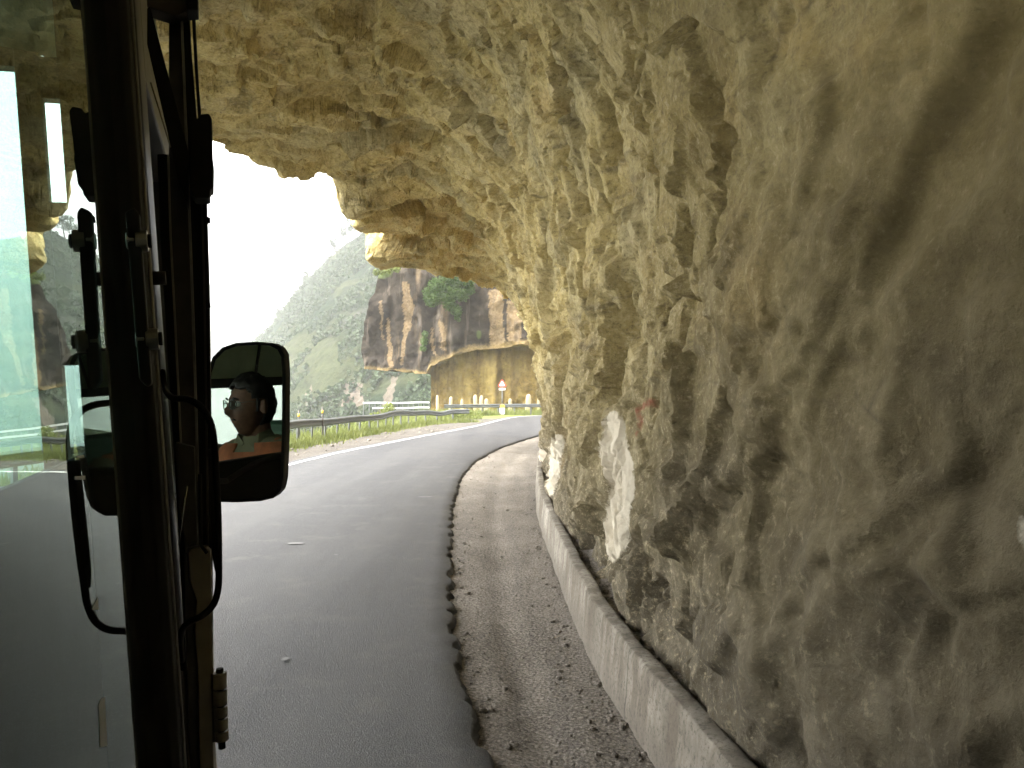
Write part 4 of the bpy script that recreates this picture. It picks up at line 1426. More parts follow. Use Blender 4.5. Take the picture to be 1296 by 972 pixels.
def loc(px, py, u):
    r = Vector(((px - CX) / F_PX, 1.0, (HY - py) / F_PX))
    l = Vector((r.dot(w_), r.dot(u_), r.dot(v_)))
    return Vector((H_CAM, 0, 0)) + l * (u / l.y)


def bus_prism(pxs, u, du, name, mat, bevel=0.0015, parent=None):
    b = MB()
    b.prism([loc(x, y, u) for x, y in pxs], (0, du, 0))
    return b.build(name, mat, parent or BUS, bevel)


def bus_box(w0, w1, u0, u1, v0, v1, name, mat, bevel=0.004, parent=None):
    b = MB()
    b.box(((w0 + w1) / 2, (u0 + u1) / 2, (v0 + v1) / 2), (w1 - w0, u1 - u0, v1 - v0))
    return b.build(name, mat, parent or BUS, bevel)


# side window
b = MB()
b.add([(0, -0.45, -0.80), (0, 0.955, -0.80), (0, 0.955, 0.72), (0, -0.45, 0.72)], [(0, 1, 2, 3)])
side_glass = b.build('side_window', GLASS, BUS)
# window seals, body side, roof
bus_box(-0.05, 0.012, -3.2, 0.955, 0.722, 0.80, 'window_seal', BUS_BLACK)
bus_box(-0.05, 0.012, -3.2, 0.955, -0.86, -0.802, 'window_seal', BUS_BLACK)
bus_box(-0.06, 0.0, -3.2, -0.452, -0.80, 0.72, 'rear_side_panel', BUS_CREAM)
bus_box(-0.08, 0.004, -3.2, 2.28, -1.45, -0.862, 'lower_body_side', BUS_CREAM)
# main window pillar (rubber lined)
for (l, r, u0, du, nm, mt) in [
    ([(176, -40), (180, 200), (183, 400), (194, 650), (212, 1010)], [(183, -40), (192, 200), (203, 400), (216, 650), (233, 1010)], 0.955, 0.05, 'window_pillar', BUS_BLACK)]:
    pass
PW = 0.0235
b = MB()
prof = [(-0.05, 0.955), (0.0, 0.955), (PW * .55, 0.957), (PW * .9, 0.966), (PW, 0.98), (PW, 1.03), (-0.05, 1.03)]
b.prism([(a, c, -1.2) for a, c in prof], (0, 0, 1.98))
b.build('window_pillar', BUS_BLACK, BUS, .002)
# chrome-edged bead on the pillar
b = MB()
b.tube([(PW + .001, .985, -1.1), (PW + .001, .985, .75)], .0022, 6)
b.build('pillar_bead', BUS_STEEL, BUS)
# outer door frame: a stack of dark vertical channels
def strip_poly(x_of, y0, y1, n=9):
    ys_ = [y0 + (y1 - y0) * i / (n - 1) for i in range(n)]
    L_ = [(x_of(y)[0], y) for y in ys_]
    R_ = [(x_of(y)[1], y) for y in ys_]
    return L_ + R_[::-1]
lin = lambda tab: (lambda y: float(np.interp(y, [t[0] for t in tab], [t[1] for t in tab])))
eA = lin([(-60, 199), (240, 199), (430, 211), (640, 224), (1020, 244)])      # inner edge of first channel
eB = lin([(-60, 212), (240, 212), (430, 222), (640, 232), (1020, 251)])
eC = lin([(-60, 225), (145, 233), (240, 237), (430, 244), (640, 250), (1020, 256)])
eD = lin([(-60, 239), (60, 245), (145, 252), (250, 258), (430, 262), (640, 265), (1020, 267)])
eE = lin([(-60, 243), (60, 248), (145, 254), (250, 263), (430, 266), (640, 268), (1020, 271)])
bus_prism(strip_poly(lambda y: (eA(y), eB(y) - .6), 195, 1010), 1.450, 0.05, 'door_channel', BUS_BLACK)
bus_prism(strip_poly(lambda y: (eB(y) - .6, eB(y) + 1.6), 195, 1010), 1.442, 0.05, 'door_bead', BUS_CREAM, .0005)
bus_prism(strip_poly(lambda y: (eB(y) + 1.6, eC(y)), -40, 1010), 1.455, 0.05, 'door_channel', BUS_DARK)
bus_prism(strip_poly(lambda y: (eC(y), eC(y) + 3.0), -40, 690), 1.438, 0.05, 'door_bead', BUS_STEEL, .0008)
bus_prism(strip_poly(lambda y: (eC(y) + 3.0, eD(y) - 3.5), -40, 690), 1.450, 0.05, 'door_channel', BUS_BLACK)
bus_prism(strip_poly(lambda y: (eD(y) - 3.5, eD(y) - 1.0), 150, 690), 1.440, 0.05, 'door_bead', BUS_DARK, .0008)
bus_prism(strip_poly(lambda y: (eD(y) - 1.0, eE(y)), -40, 1010), 1.444, 0.05, 'door_edge', BUS_BLACK)
# lower cream door skin with rounded top
bus_prism([(238, 700), (242, 694), (262, 692), (267, 697), (270, 850), (271, 1010), (254, 1010), (250, 840), (246, 800), (249, 760), (240, 735)], 1.430, .05, 'door_skin', BUS_CREAM, .002)
bus_prism([(240, 738), (248, 762), (245, 800), (249, 840), (252, 1010), (240, 1010), (233, 700), (237, 700)], 1.436, .05, 'door_skin', BUS_DARK, .002)
# quarter light at the top: slanted bar, bright edge, header
bus_prism([(186, 10), (190, 8), (238, 190), (238, 262), (226, 230), (212, 168), (186, 55)], 1.380, .03, 'slanted_bar', BUS_BLACK)
bus_prism([(189.5, 104), (191.5, 104), (217, 186), (215.5, 188)], 1.372, .006, 'bright_edge', CHROME, .0003)
bus_prism([(184, -40), (250, -40), (250, 10), (236, 14), (222, 20), (186, 8)], 1.410, .04, 'window_header', BUS_DARK)
bus_prism([(234, -20), (250, -20), (250.5, 12), (236, 12)], 1.370, .04, 'hinge_block', BUS_BLACK, .002)
# rubber buffer block
bus_prism([(240, 152), (244, 146), (250, 150), (253, 144), (264, 143), (268, 149), (269, 200), (270.5, 207), (270, 238), (266, 239), (265.5, 250), (247, 250), (240, 240)], 1.365, .05, 'buffer_block', BUS_BLACK, .003)
# small rivets on the outer edge
for py in (278, 386):
    bus_prism([(262, py - 4), (266, py - 3), (266.5, py + 3), (262, py + 4)], 1.410, .012, 'rivet', BUS_BLACK, .0008)
# mirror bracket: a plate just off the glass, held by two through bolts
bus_prism([(158, 268), (170, 262), (176, 270), (192, 486), (186, 490), (176, 480)], .862, .016, 'mirror_bracket_plate', BUS_BLACK, .002)
for (x0, x1, py) in ((158, 192, 305), (170, 206, 430)):
    pa, pb = loc(x0, py, .870), loc(x1, py, .870)
    ax = Vector((1, 0, 0))
    def hexa(t0, t1, r, n=6):
        b.prism([(pa.x + (pb.x - pa.x) * t0, .870 + r * math.cos(k * 2 * math.pi / n), pa.z + r * math.sin(k * 2 * math.pi / n)) for k in range(n)], ((pb.x - pa.x) * (t1 - t0), 0, 0))
    b = MB(); hexa(.42, .86, .011, 12); hexa(.06, .38, .009, 6); b.build('bolt', BUS_STEEL, BUS, .0008)
    b = MB(); hexa(.861, 1.0, .007, 10); b.build('bolt_end', BUS_BLACK, BUS, .0006)
v0 = loc(204, 352, 1.0).z
b = MB(); b.tube([(PW + .0005, 1.0, v0), (PW + .016, 1.0, v0)], .008, 12); b.build('stud', BUS_BLACK, BUS)
# U-shaped tube handle carrying the mirror arm
def curve_pts(pts, n=6):
    out = []
    for i in range(len(pts) - 1):
        p0, p1, p2, p3 = pts[max(i - 1, 0)], pts[i], pts[i + 1], pts[min(i + 2, len(pts) - 1)]
        for k in range(n):
            t = k / n
            out.append(0.5 * (2 * p1 + (p2 - p0) * t + (2 * p0 - 5 * p1 + 4 * p2 - p3) * t * t + (3 * p1 - p0 - 3 * p2 + p3) * t ** 3))
    return out + [pts[-1]]
hp = [(206, 470, 1.40), (209, 492, 1.30), (218, 503, 1.14), (236, 505, 1.05), (252, 513, 1.03), (264, 529, 1.035), (270, 550, 1.04), (273, 590, 1.04), (276, 650, 1.04), (277, 715, 1.04),
      (276, 745, 1.04), (270, 765, 1.04), (256, 779, 1.035), (240, 787, 1.06), (231, 797, 1.15), (229, 815, 1.28), (231, 838, 1.38)]
b = MB(); b.tube(curve_pts([loc(*p) for p in hp]), .0042, 12); b.build('tube_handle', BUS_BLACK, BUS)
b = MB(); b.tube([loc(267, 568, 1.05), loc(270, 580, 1.05), loc(274.5, 700, 1.05), loc(276, 722, 1.05)], [.0045, .0062, .0062, .004], 12); b.build('handle_sleeve', BUS_DARK, BUS)
bus_prism([(225, 800), (234, 800), (237, 850), (228, 850)], 1.37, .02, 'handle_foot', BUS_BLACK, .003)
# inner clamp parts between pillar and frame
bus_prism([(222, 560), (246, 566), (250, 690), (236, 694), (226, 640)], 1.40, .03, 'latch_plate', BUS_DARK, .002)
b = MB(); b.tube([loc(226, 690, 1.38), loc(233, 640, 1.38), loc(237, 615, 1.38)], .0012, 6); b.build('latch_wire', CHROME, BUS)
b = MB(); b.tube([loc(253, 600, 1.39), loc(254, 690, 1.39), loc(262, 700, 1.39)], .003, 8); b.build('latch_rod', BUS_BLACK, BUS)
# door hinge low on the outer edge
hin = None
ys_ = [850, 872, 893, 908, 924, 938]
for k in range(len(ys_) - 1):
    b = MB()
    b.tube([loc(278 + .6 * k, ys_[k] + 1.2, 1.42), loc(278.4 + .6 * k, ys_[k + 1] - 1.2, 1.42)], .0115, 12)
    hin = b.build('hinge_knuckle', BUS_CREAM, BUS, .001)
b = MB(); b.tube([loc(278, 846, 1.42), loc(281, 947, 1.42)], .006, 10); b.build('hinge_pin', BUS_BLACK, BUS)
bus_prism([(266, 852), (275, 852), (276, 940), (268, 940)], 1.43, .006, 'hinge_leaf', BUS_DARK, .0008)

# mirror and driver ---------------------------------------------------------------
MU = 2.04
Mc = loc(312, 533, MU)                                      # centre of the mirror, bus coordinates
RV = Vector((0.62, 0, 0))
D_head = Vector((Mc.x - 0.62, Mc.y - 0.80, -0.055))         # where the driver's head is
ray = (loc(320, 515, MU) - Vector((H_CAM, 0, 0))).normalized()
cl = Vector((H_CAM, 0, 0))
# virtual image of the head on the ray through pixel (320, 515)
dist_m = (D_head - Mc).length
lo_, hi_ = 0.5, 8.0
for _ in range(60):
    mid_ = (lo_ + hi_) / 2
    if (cl + ray * mid_ - Mc).length < dist_m or mid_ < 2.0:
        lo_ = mid_
    else:
        hi_ = mid_
Vh = cl + ray * lo_
mn = (D_head - Vh).normalized()                             # mirror normal, towards the camera and driver


def in_mirror(px, py, u_unused=0):
    """point of the mirror surface seen at a pixel"""
    r = (loc(px, py, MU) - cl).normalized()
    return cl + r * ((Mc - cl).dot(mn) / r.dot(mn))


outline = [(300, 434), (325, 432.5), (345, 434), (355, 439), (360, 448), (361.5, 470), (361, 550), (359, 605), (356, 620), (347, 630), (330, 634), (300, 635.5), (280, 635), (268, 628), (263, 612), (261, 560), (261, 500), (264, 470), (270, 452), (282, 440)]
cm = Vector((311.5, 534))
pm = [in_mirror(*p) for p in outline]
b = MB(); b.prism(pm, -mn * 0.045)
mir = b.build('mirror_housing', BUS_BLACK, BUS, .006)
ring_in = [in_mirror(cm.x + (x - cm.x) * .925, cm.y + (y - cm.y) * .962) for x, y in outline]
b = MB()
n = len(outline)
b.add([p + mn * .004 for p in pm] + [p + mn * .004 for p in ring_in] + pm, [(i, (i + 1) % n, n + (i + 1) % n, n + i) for i in range(n)] + [(i, (i + 1) % n, 2 * n + (i + 1) % n, 2 * n + i) for i in range(n)])
b.build('mirror_rim', BUS_BLACK, mir)
MG = Mat('mirror_silver')
sm = MG.noise(40, 6, 0.7)
MG.set(color=MG.ramp(MG.noise(14, 5, 0.6), [(0.3, (0.62, 0.64, 0.60)), (0.7, (0.74, 0.76, 0.71))]), metal=1.0, rough=MG.ramp(sm, [(0.5, 0.0), (0.8, 0.05)]))
b = MB(); b.add([p + mn * .0015 for p in ring_in], [list(range(n))])
b.build('mirror_glass', MG.m, mir)
b = MB(); b.tube(curve_pts([Vector((-.01, 1.60, -.19)), Vector((.02, 1.85, -.19)), Mc - mn * .09 + Vector((-.05, .03, -.15)), Mc - mn * .08 + Vector((0, 0, -.08)), Mc - mn * .03]), .007, 10); b.build('mirror_arm', BUS_BLACK, BUS)

# cab shell
SHELL_ROOF = 0.80
W2 = -2.05
roofp = []
prof = [(0.0, 0.80), (-.12, .86), (-.5, .90), (-1.0, .92), (-1.5, .88), (-1.78, .74), (-1.95, .48), (W2, .10)]
b = MB()
b.add([(a, -3.2, c) for a, c in prof] + [(a, 2.28, c) for a, c in prof] + [(a, -3.2, c + .03) for a, c in prof] + [(a, 2.28, c + .03) for a, c in prof],
      [(i, i + 1, 8 + i + 1, 8 + i) for i in range(7)] + [(16 + i, 16 + i + 1, 24 + i + 1, 24 + i) for i in range(7)])
b.build('roof', BUS_ROOF, BUS)
for uu in (-1.6, -.75, .1, 1.0):
    b = MB(); b.tube([(a + .0, uu, c - .012) for a, c in prof], .012, 8); b.build('roof_rib', BUS_DARK, BUS)
bus_box(W2 - .05, W2, -3.2, 2.28, -1.45, -.34, 'far_body_side', BUS_CREAM)
bus_box(W2 - .05, W2 - .002, -3.2, 2.28, .04, .12, 'far_window_header', BUS_DARK)
bus_box(-2.05, -.0, -3.24, -3.2, -1.45, .85, 'rear_wall', BUS_DARK)
bus_box(-2.05, -.08, -3.2, 2.28, -1.45, -1.38, 'floor', BUS_DARK)
b = MB()
b.box((-.75, 2.0, -.72), (1.3, .45, .30)); b.build('dashboard', BUS_DARK, BUS, .03)
# front: windscreen frame, side pillar widened to dim the side glass, two slit windows
def front_panel(w0, w1, v0, v1, nm='front_panel'):
    bus_box(w0, w1, 2.26, 2.30, v0, v1, nm, BUS_DARK, .002)
VB, VT = -.20, .84
front_panel(W2, 0.0, -1.45, VB)
fw = lambda px, py: loc(px, py, 2.28)
wa, wb = fw(36, 300).x, -.005
b = MB()
rf = [(wa, .885)] + [(a, c) for a, c in prof if a < wa]
b.prism([(a, 2.26, min(VT, c - .04)) for a, c in rf[::-1]] + [(a, 2.26, c + .03) for a, c in rf], (0, .04, 0))
b.build('front_header', BUS_DARK, BUS)
s1 = (fw(60, 200).x, fw(84, 200).x); t1 = (fw(70, 258).z, fw(70, 128).z)
s2 = (fw(84, 520).x, fw(106, 520).x); t2 = (fw(95, 590).z, fw(95, 462).z)
front_panel(wa, min(s1[0], s2[0]), VB, .90, 'front_pillar')
front_panel(max(s1[1], s2[1]), wb, VB, .84, 'front_pillar')
sl, sr = min(s1[0], s2[0]), max(s1[1], s2[1])
front_panel(sl, sr, t1[1], .87, 'front_pillar'); front_panel(sl, sr, t2[1], t1[0], 'front_pillar'); front_panel(sl, sr, VB, t2[0], 'front_pillar')
front_panel(s1[1], sr, t1[0], t1[1], 'front_pillar'); front_panel(sl, s2[0], t2[0], t2[1], 'front_pillar')
front_panel(W2, W2 + .12, VB, .14, 'front_pillar')
b = MB(); b.add([(W2, 2.29, VB), (wa, 2.29, VB)] + [(a, 2.29, min(VT, c - .04)) for a, c in rf], [list(range(2 + len(rf)))]); b.build('windscreen', CLEAR, BUS)
# driver's door window opening between the outer frame and the front pillar: sill and header
b = MB()
b.prism([(-.05, 1.52, -.185), (-.05, 2.26, -.175), (-.05, 2.26, -.86), (-.05, 1.52, -.86)], (.048, 0, 0)); b.build('door_sill', BUS_BLACK, BUS, .003)
bus_box(-.05, -.002, 1.52, 2.26, .56, .80, 'door_header', BUS_DARK)
bus_box(-.05, -.002, 1.40, 1.52, -.86, .80, 'door_post', BUS_DARK)
bus_box(-.05, -.002, 1.032, 1.40, -.86, .80, 'cab_side_panel', BUS_BLACK)
bus_box(-.064, -.058, .05, 1.38, -.86, -.06, 'blackout_board', BUS_BLACK, .001)  # added black board, hides the cab so the pane's lower reflection reads clear
# far side windows: posts between them
for uu in (-2.4, -1.22, 1.2, 2.2):
    bus_box(W2 - .05, W2 - .002, uu, uu + .07, -.34, .04, 'far_window_post', BUS_DARK)
b = MB(); b.add([(W2 - .03, -3.2, -.34), (W2 - .03, 2.26, -.34), (W2 - .03, 2.26, .04), (W2 - .03, -3.2, .04)], [(0, 1, 2, 3)]); b.build('far_window', CLEAR, BUS)
# driver's seat and steering wheel
hx, hy = D_head.x, D_head.y
bus_box(hx - .25, hx + .23, hy - .34, hy - .20, -.85, -.12, 'seat_back', BUS_SEAT, .04)
bus_box(hx - .25, hx + .23, hy - .22, hy + .32, -.98, -.80, 'seat_cushion', BUS_SEAT, .04)
bus_box(hx - .12, hx + .12, hy - .12, hy + .12, -1.38, -.98, 'seat_base', BUS_DARK, .01)
b = MB()
rot = Matrix.Rotation(math.radians(-35), 3, 'X')
cw = Vector((hx, hy + .46, -.52))
b.tube([cw + rot @ Vector((.22 * math.cos(a), .22 * math.sin(a), 0)) for a in [2 * math.pi * k / 32 for k in range(33)]], .014, 10, False)
b.tube([cw + rot @ Vector((-.22, 0, 0)), cw + rot @ Vector((.22, 0, 0))], .010, 8)
b.tube([cw, cw + rot @ Vector((0, .0, -.45))], .025, 8)
b.build('steering_wheel', BUS_BLACK, BUS)
# wheels out of sight under the body, so the bus stands on the road
for uu in (-2.3, 1.5):
    b = MB(); c = Vector((-.16, uu, -1.45))
    b.tube([c + Vector((-.22, 0, 0)), c], .38, 28); b.build('wheel', BUS_BLACK, BUS)
# torn tape scraps and a painted streak of reflection on the window
for q in ([(95, 603), (108, 602), (108, 607), (95, 607)], [(96, 577), (106, 576), (107, 579), (97, 580)],
          [(117, 771), (124, 756), (125, 772)],
          [(126, 906), (125, 893), (128, 884), (133, 882), (136, 944), (127, 946)]):
    def on_glass(px, py):
        r = loc(px, py, 1.0) - cl
        return cl + r * ((0.0004 - H_CAM) / r.x)
    b = MB(); b.prism([on_glass(*p) for p in q], (-.0002, 0, 0)); b.build('tape_and_glint', TAPE_GLINT, BUS, 0)


# ------------------------------------------------------------------ driver (seen in the mirror)
def build_driver():
    root = empty('person', (0, 0, 0))
    tag(root, 'driver in glasses, khaki shirt and rust orange vest, reflected in the bus mirror', 'person')
    # local frame: x right(across, outward), y forward, z up; origin at the head centre
    root.matrix_world = Matrix.Translation(ORG) @ R3.to_4x4() @ Matrix.Translation(D_head) @ Matrix.Scale(0.88, 4)
    skin = Mat('skin'); nn = skin.noise(25, 5, 0.6)
    skin.set(color=skin.mix(skin.ramp(skin.noise(60, 4), [(0.4, 0.0), (0.7, 0.5)]), skin.ramp(nn, [(0.3, (0.14, 0.072, 0.045)), (0.7, (0.22, 0.12, 0.078))]), (0.11, 0.058, 0.040)), rough=0.5, normal=skin.bump(skin.noise(150, 3), 0.2, 0.001))
    SKIN = skin.m
    HAIR = simple('black_hair', (0.012, 0.010, 0.009), 0.45, 0, 0.4, 120, 0.6, 0.003)
    SHIRT = simple('khaki_shirt', (0.13, 0.13, 0.075), 0.85, 0, 0.15, 40, 0.5, 0.003)
    VEST = simple('rust_vest', (0.30, 0.10, 0.04), 0.9, 0, 0.25, 90, 0.7, 0.003)
    TRS = simple('dark_trousers', (0.05, 0.05, 0.06), 0.85, 0, 0.2, 40, 0.4, 0.003)
    turn = Matrix.Rotation(math.radians(24), 3, 'Z')        # looks a little to his left, towards the bend
    # --- head + neck + body as one skinned mesh
    def skinned(name, verts, edges, radii, mat, parent, lvl=2):
        me = bpy.data.meshes.new(name)
        me.from_pydata([tuple(v) for v in verts], edges, [])
        o = link(name, me, mat, parent)
        o.modifiers.new('skin', 'SKIN')
        me.skin_vertices.new() if not me.skin_vertices else None
        for sv, r in zip(me.skin_vertices[0].data, radii):
            sv.radius = r if isinstance(r, tuple) else (r, r)
        me.skin_vertices[0].data[0].use_root = True
        s = o.modifiers.new('sub', 'SUBSURF'); s.levels = lvl; s.render_levels = lvl
        return o
    # head surface: deformed sphere
    nu, nv = 64, 48
    th = np.linspace(0, 2 * np.pi, nu, endpoint=False); ph = np.linspace(-np.pi / 2, np.pi / 2, nv)
    T, Ph = np.meshgrid(th, ph)
    x, y, z = np.cos(Ph) * np.sin(T), np.cos(Ph) * np.cos(T), np.sin(Ph)
    X, Yh, Z = x * .074, y * .096, z * .122
    jaw = sstep(.1, -.9, z)
    X = X * (1 - .30 * jaw); Yh = Yh * (1 - .10 * jaw) + .012 * jaw
    front = np.clip(y, 0, 1)
    Yh += .030 * np.exp(-(X / .011) ** 2) * np.exp(-((Z + .016) / .020) ** 2) * (y > 0)          # nose tip
    Yh += .016 * np.exp(-(X / .010) ** 2) * np.exp(-((Z - .008) / .020) ** 2) * (y > 0)          # bridge
    Yh += .007 * np.exp(-((Z - .038) / .012) ** 2) * front ** 2                                  # brow
    for sx_ in (-1, 1):
        Yh -= .011 * np.exp(-((X - sx_ * .031) / .014) ** 2 - ((Z - .017) / .011) ** 2) * (y > 0)
        Yh += .005 * np.exp(-((X - sx_ * .042) / .02) ** 2 - ((Z + .022) / .02) ** 2) * (y > 0)
    Yh += .007 * np.exp(-(X / .024) ** 2 - ((Z + .056) / .008) ** 2) * (y > 0) + .006 * np.exp(-(X / .020) ** 2 - ((Z + .070) / .007) ** 2) * (y > 0)
    Yh -= .004 * np.exp(-(X / .026) ** 2 - ((Z + .0635) / .003) ** 2) * (y > 0)
    Yh += .010 * np.exp(-(X / .022) ** 2 - ((Z + .102) / .016) ** 2) * (y > 0)                   # chin
    Hd = np.stack([X, Yh, Z], -1).reshape(-1, 3) @ np.array(turn).T
    quads = []
    for i in range(nv - 1):
        for j in range(nu):
            quads.append((i * nu + j, i * nu + (j + 1) % nu, (i + 1) * nu + (j + 1) % nu, (i + 1) * nu + j))
    bmb = MB()
    bmb.add([tuple(v) for v in Hd], quads, True)
    for sx_ in (-1, 1):                                     # ears
        ear = [turn @ Vector((sx_ * (.073 + .010 * math.sin(a) ** 2), -.005 + .017 * math.cos(a), .0 + .031 * math.sin(a))) for a in [2 * math.pi * k / 14 for k in range(14)]]
        bmb.prism(ear, turn @ Vector((sx_ * .010, -.006, 0)))
    # neck, torso, limbs
    def limb(pts, rs, n=14):
        bmb.tube(curve_pts([Vector(p) for p in pts], 5), [float(np.interp(i, np.arange(len(rs)) * 5, rs)) for i in range((len(rs) - 1) * 5 + 1)], n)
    limb([(0, -.02, -.06), (0, -.025, -.12), (0, -.03, -.18)], [.056, .054, .066])
    def torso_ring(zc, a, bb, yc):
        return [(a * math.cos(t) , yc + bb * math.sin(t), zc) for t in [2 * math.pi * k / 24 for k in range(24)]]
    BZ = .05
    tr = [(-.17, .07, .055, -.03), (-.195, .15, .075, -.03), (-.23, .195, .095, -.03), (-.30, .205, .115, -.03), (-.42, .185, .118, -.03), (-.55, .165, .115, -.03), (-.66, .170, .125, -.03), (-.76, .175, .13, -.02), (-.80, .12, .1, -.01)]
    def torso(b_, grow=0.0, z_hi=1, z_lo=-9, open_front=False):
        rows = [torso_ring(z_ + BZ, a + grow, c + grow, yc) for z_, a, c, yc in tr if z_lo <= z_ <= z_hi]
        n_ = 24
        vs_ = [p for r in rows for p in r]
        fs_ = [(i * n_ + k, i * n_ + (k + 1) % n_, (i + 1) * n_ + (k + 1) % n_, (i + 1) * n_ + k) for i in range(len(rows) - 1) for k in range(n_)
               if not (open_front and i < 1 and k in (5, 6))]
        b_.add(vs_, fs_, True)
        return rows
    torso(bmb)
    for s in (-1, 1):
        limb([(s * .17, -.03, -.20), (s * .235, .0, -.34), (s * .26, .05, -.50)], [.062, .052, .043])
        limb([(s * .26, .05, -.50), (s * .235, .18, -.47), (s * .21, .33, -.435)], [.043, .038, .027])
        limb([(s * .09, .0, -.74), (s * .11, .22, -.73), (s * .13, .42, -.72)], [.085, .075, .06])
        limb([(s * .13, .42, -.72), (s * .13, .46, -.95), (s * .13, .44, -1.18)], [.06, .052, .036])
        limb([(s * .13, .40, -1.20), (s * .13, .50, -1.21), (s * .13, .60, -1.225)], [.04, .042, .028])
        # hand: palm and curled fingers on the wheel
        limb([(s * .21, .325, -.435), (s * .205, .365, -.425), (s * .20, .40, -.42)], [.026, .034, .030])
        for f in range(4):
            o_ = (f - 1.5) * .017
            L_ = [.92, 1.0, .96, .8][f]
            limb([(s * .20 + o_, .40, -.415), (s * .20 + o_, .40 + .03 * L_, -.405), (s * .20 + o_, .40 + .042 * L_, -.43), (s * .20 + o_, .40 + .03 * L_, -.452)], [.0095, .009, .0085, .007], 8)
        limb([(s * .185 - s * .02, .365, -.435), (s * .165 - s * .01, .39, -.45), (s * .17, .415, -.455)], [.011, .010, .008], 8)
    body = bmb.build('body', SKIN, root)
    rm = body.modifiers.new('remesh', 'REMESH'); rm.mode = 'VOXEL'; rm.voxel_size = .0045; rm.use_smooth_shade = True
    sm_ = body.modifiers.new('smooth', 'SMOOTH'); sm_.iterations = 2; sm_.factor = .5
    # hair cap
    hb = MB()
    hl = .006 * np.sin(T * 9) + .004 * np.sin(T * 23 + 1)
    m = (Z > .046 + hl + .032 * np.clip(y, 0, 1) ** 1.5 - .02 * np.clip(np.abs(x) - .55, 0, 1)) | ((y < -.10) & (Z > -.075)) | ((np.abs(x) > .80) & (Z > -.028) & (y < .24) & (y > .06)) | ((np.abs(x) > .7) & (Z > .022) & (y < .38))
    idx = m.reshape(-1)
    off = Hd.copy(); rr = np.linalg.norm(off, axis=1, keepdims=True)
    nz = .009 + .007 * fbm(Hd / .022, 4, 5)[:, None] + .010 * sstep(.03, .09, Hd[:, 2])[:, None]
    off = off * (1 + nz / rr) + np.array([0, 0, .004])
    hv, keep = [], [q for q in quads if all(idx[k] for k in q)]
    hb.add([tuple(v) for v in off], keep, True)
    hair = hb.build('hair', HAIR, root)
    sl_ = hair.modifiers.new('solid', 'SOLIDIFY'); sl_.thickness = .012; sl_.offset = -1
    # brows, moustache, eyes
    for s in (-1, 1):
        b = MB(); b.tube([turn @ Vector((s * .014, .099, .036)), turn @ Vector((s * .032, .096, .042)), turn @ Vector((s * .050, .083, .036))], [.0035, .0045, .002], 6); b.build('eyebrow', HAIR, root)
        b = MB()
        c = turn @ Vector((s * .031, .077, .017))
        ic = bmesh.new(); bmesh.ops.create_uvsphere(ic, u_segments=16, v_segments=10, radius=.0125)
        b.add([c + v.co for v in ic.verts], [[v.index for v in f.verts] for f in ic.faces], True); ic.free()
        b.build('eye', WHITE, root)
    b = MB(); b.tube([turn @ Vector((-.024, .080, -.050)), turn @ Vector((-.010, .091, -.045)), turn @ Vector((.010, .091, -.045)), turn @ Vector((.024, .080, -.050))], [.002, .0050, .0050, .002], 8); b.build('moustache', HAIR, root)
    # glasses
    gl = MB()
    for s in (-1, 1):
        ring = [turn @ Vector((s * .033 + .026 * math.cos(a), .108 - .010 * abs(math.cos(a)) * (1 if s * math.cos(a) > 0 else .2), .016 + .019 * math.sin(a))) for a in [2 * math.pi * k / 20 for k in range(21)]]
        gl.tube(ring, .0016, 6, False)
        gl.tube([turn @ Vector((s * .058, .098, .022)), turn @ Vector((s * .078, .05, .024)), turn @ Vector((s * .080, -.005, .018))], .0016, 6)
    gl.tube([turn @ Vector((-.008, .110, .020)), turn @ Vector((.008, .110, .020))], .0016, 6)
    g = gl.build('glasses', BUS_DARK, root)
    b = MB()
    for s in (-1, 1):
        b.add([turn @ Vector((s * .033 + .025 * math.cos(a), .107 - .010 * abs(math.cos(a)) * (1 if s * math.cos(a) > 0 else .2), .016 + .018 * math.sin(a))) for a in [2 * math.pi * k / 20 for k in range(20)]], [list(range(20))])
    b.build('lens', CLEAR, g)
    # shirt: torso and sleeves just outside the body, collar; vest over it
    sb = MB(); torso(sb, .008, z_hi=-.17, z_lo=-.77)
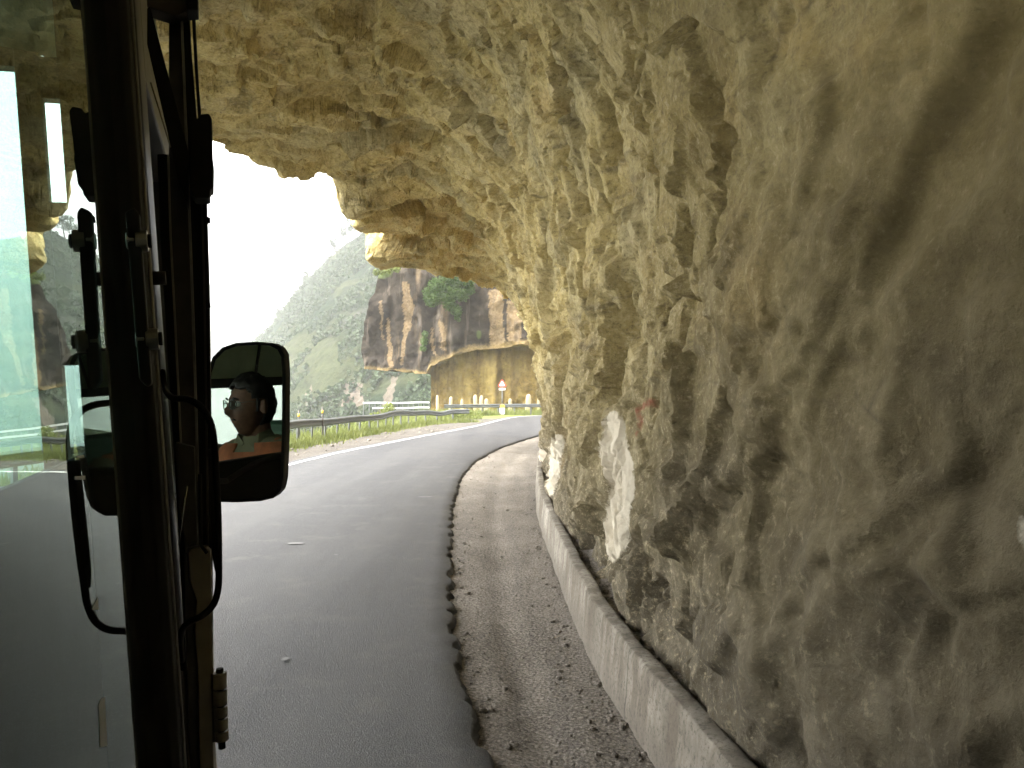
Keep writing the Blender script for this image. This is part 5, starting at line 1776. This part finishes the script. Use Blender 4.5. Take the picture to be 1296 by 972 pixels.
    for s in (-1, 1):
        P_ = curve_pts([Vector(p) for p in [(s * .15, -.03, -.187), (s * .236, .0, -.34), (s * .262, .05, -.50), (s * .24, .16, -.475)]], 5)
        sb.tube(P_, [.070] * 5 + [.062] * 5 + [.054] * 5 + [.048], 14)
    sh = sb.build('shirt', SHIRT, root)
    cb = MB()
    for s in (-1, 1):
        cb.prism([(s * .010, .050, -.150), (s * .054, .034, -.112), (s * .072, -.02, -.098), (s * .088, -.02, -.122), (s * .062, .060, -.185)], (0, .006, .004))
    cb.build('collar', SHIRT, sh)
    vb_ = MB(); torso(vb_, .016, z_hi=-.19, z_lo=-.70, open_front=True)
    vs = vb_.build('vest', VEST, root)
    so_ = vs.modifiers.new('solid', 'SOLIDIFY'); so_.thickness = .006
    for s in (-1, 1):
        b = MB(); b.tube(curve_pts([Vector(p) for p in [(s * .10, .06, -.21), (s * .11, .0, -.148), (s * .11, -.07, -.165), (s * .11, -.12, -.22)]], 5), .017, 10); b.build('vest_strap', VEST, vs)
    tb = MB()
    for s in (-1, 1):
        tb.tube(curve_pts([Vector(p) for p in [(s * .09, -.04, -.74), (s * .11, .22, -.73), (s * .13, .43, -.72), (s * .13, .465, -.95), (s * .13, .44, -1.14)]], 5),
                [.10] * 6 + [.088] * 5 + [.075] * 5 + [.06] * 5, 14)
    tb.build('trousers', TRS, root)


build_driver()


# ------------------------------------------------------------------ haze
def build_haze():
    b = MB()
    x0, x1, y0, y1, z0, z1 = -2700, 2700, -1100, 3900, -175, 330
    b.box(((x0 + x1) / 2, (y0 + y1) / 2, (z0 + z1) / 2), (x1 - x0, y1 - y0, z1 - z0))
    m = bpy.data.materials.new('mountain_haze')
    m.use_nodes = True
    t = m.node_tree; t.nodes.clear()
    o = t.nodes.new('ShaderNodeOutputMaterial'); v = t.nodes.new('ShaderNodeVolumePrincipled')
    v.inputs['Color'].default_value = (0.95, 0.955, 0.95, 1)
    v.inputs['Density'].default_value = 0.00055
    v.inputs['Anisotropy'].default_value = 0.2
    t.links.new(v.outputs[0], o.inputs['Volume'])
    h = b.build('haze', m)
    tag(h, 'pale mountain haze filling the valley air', 'haze', kind='stuff')


build_haze()
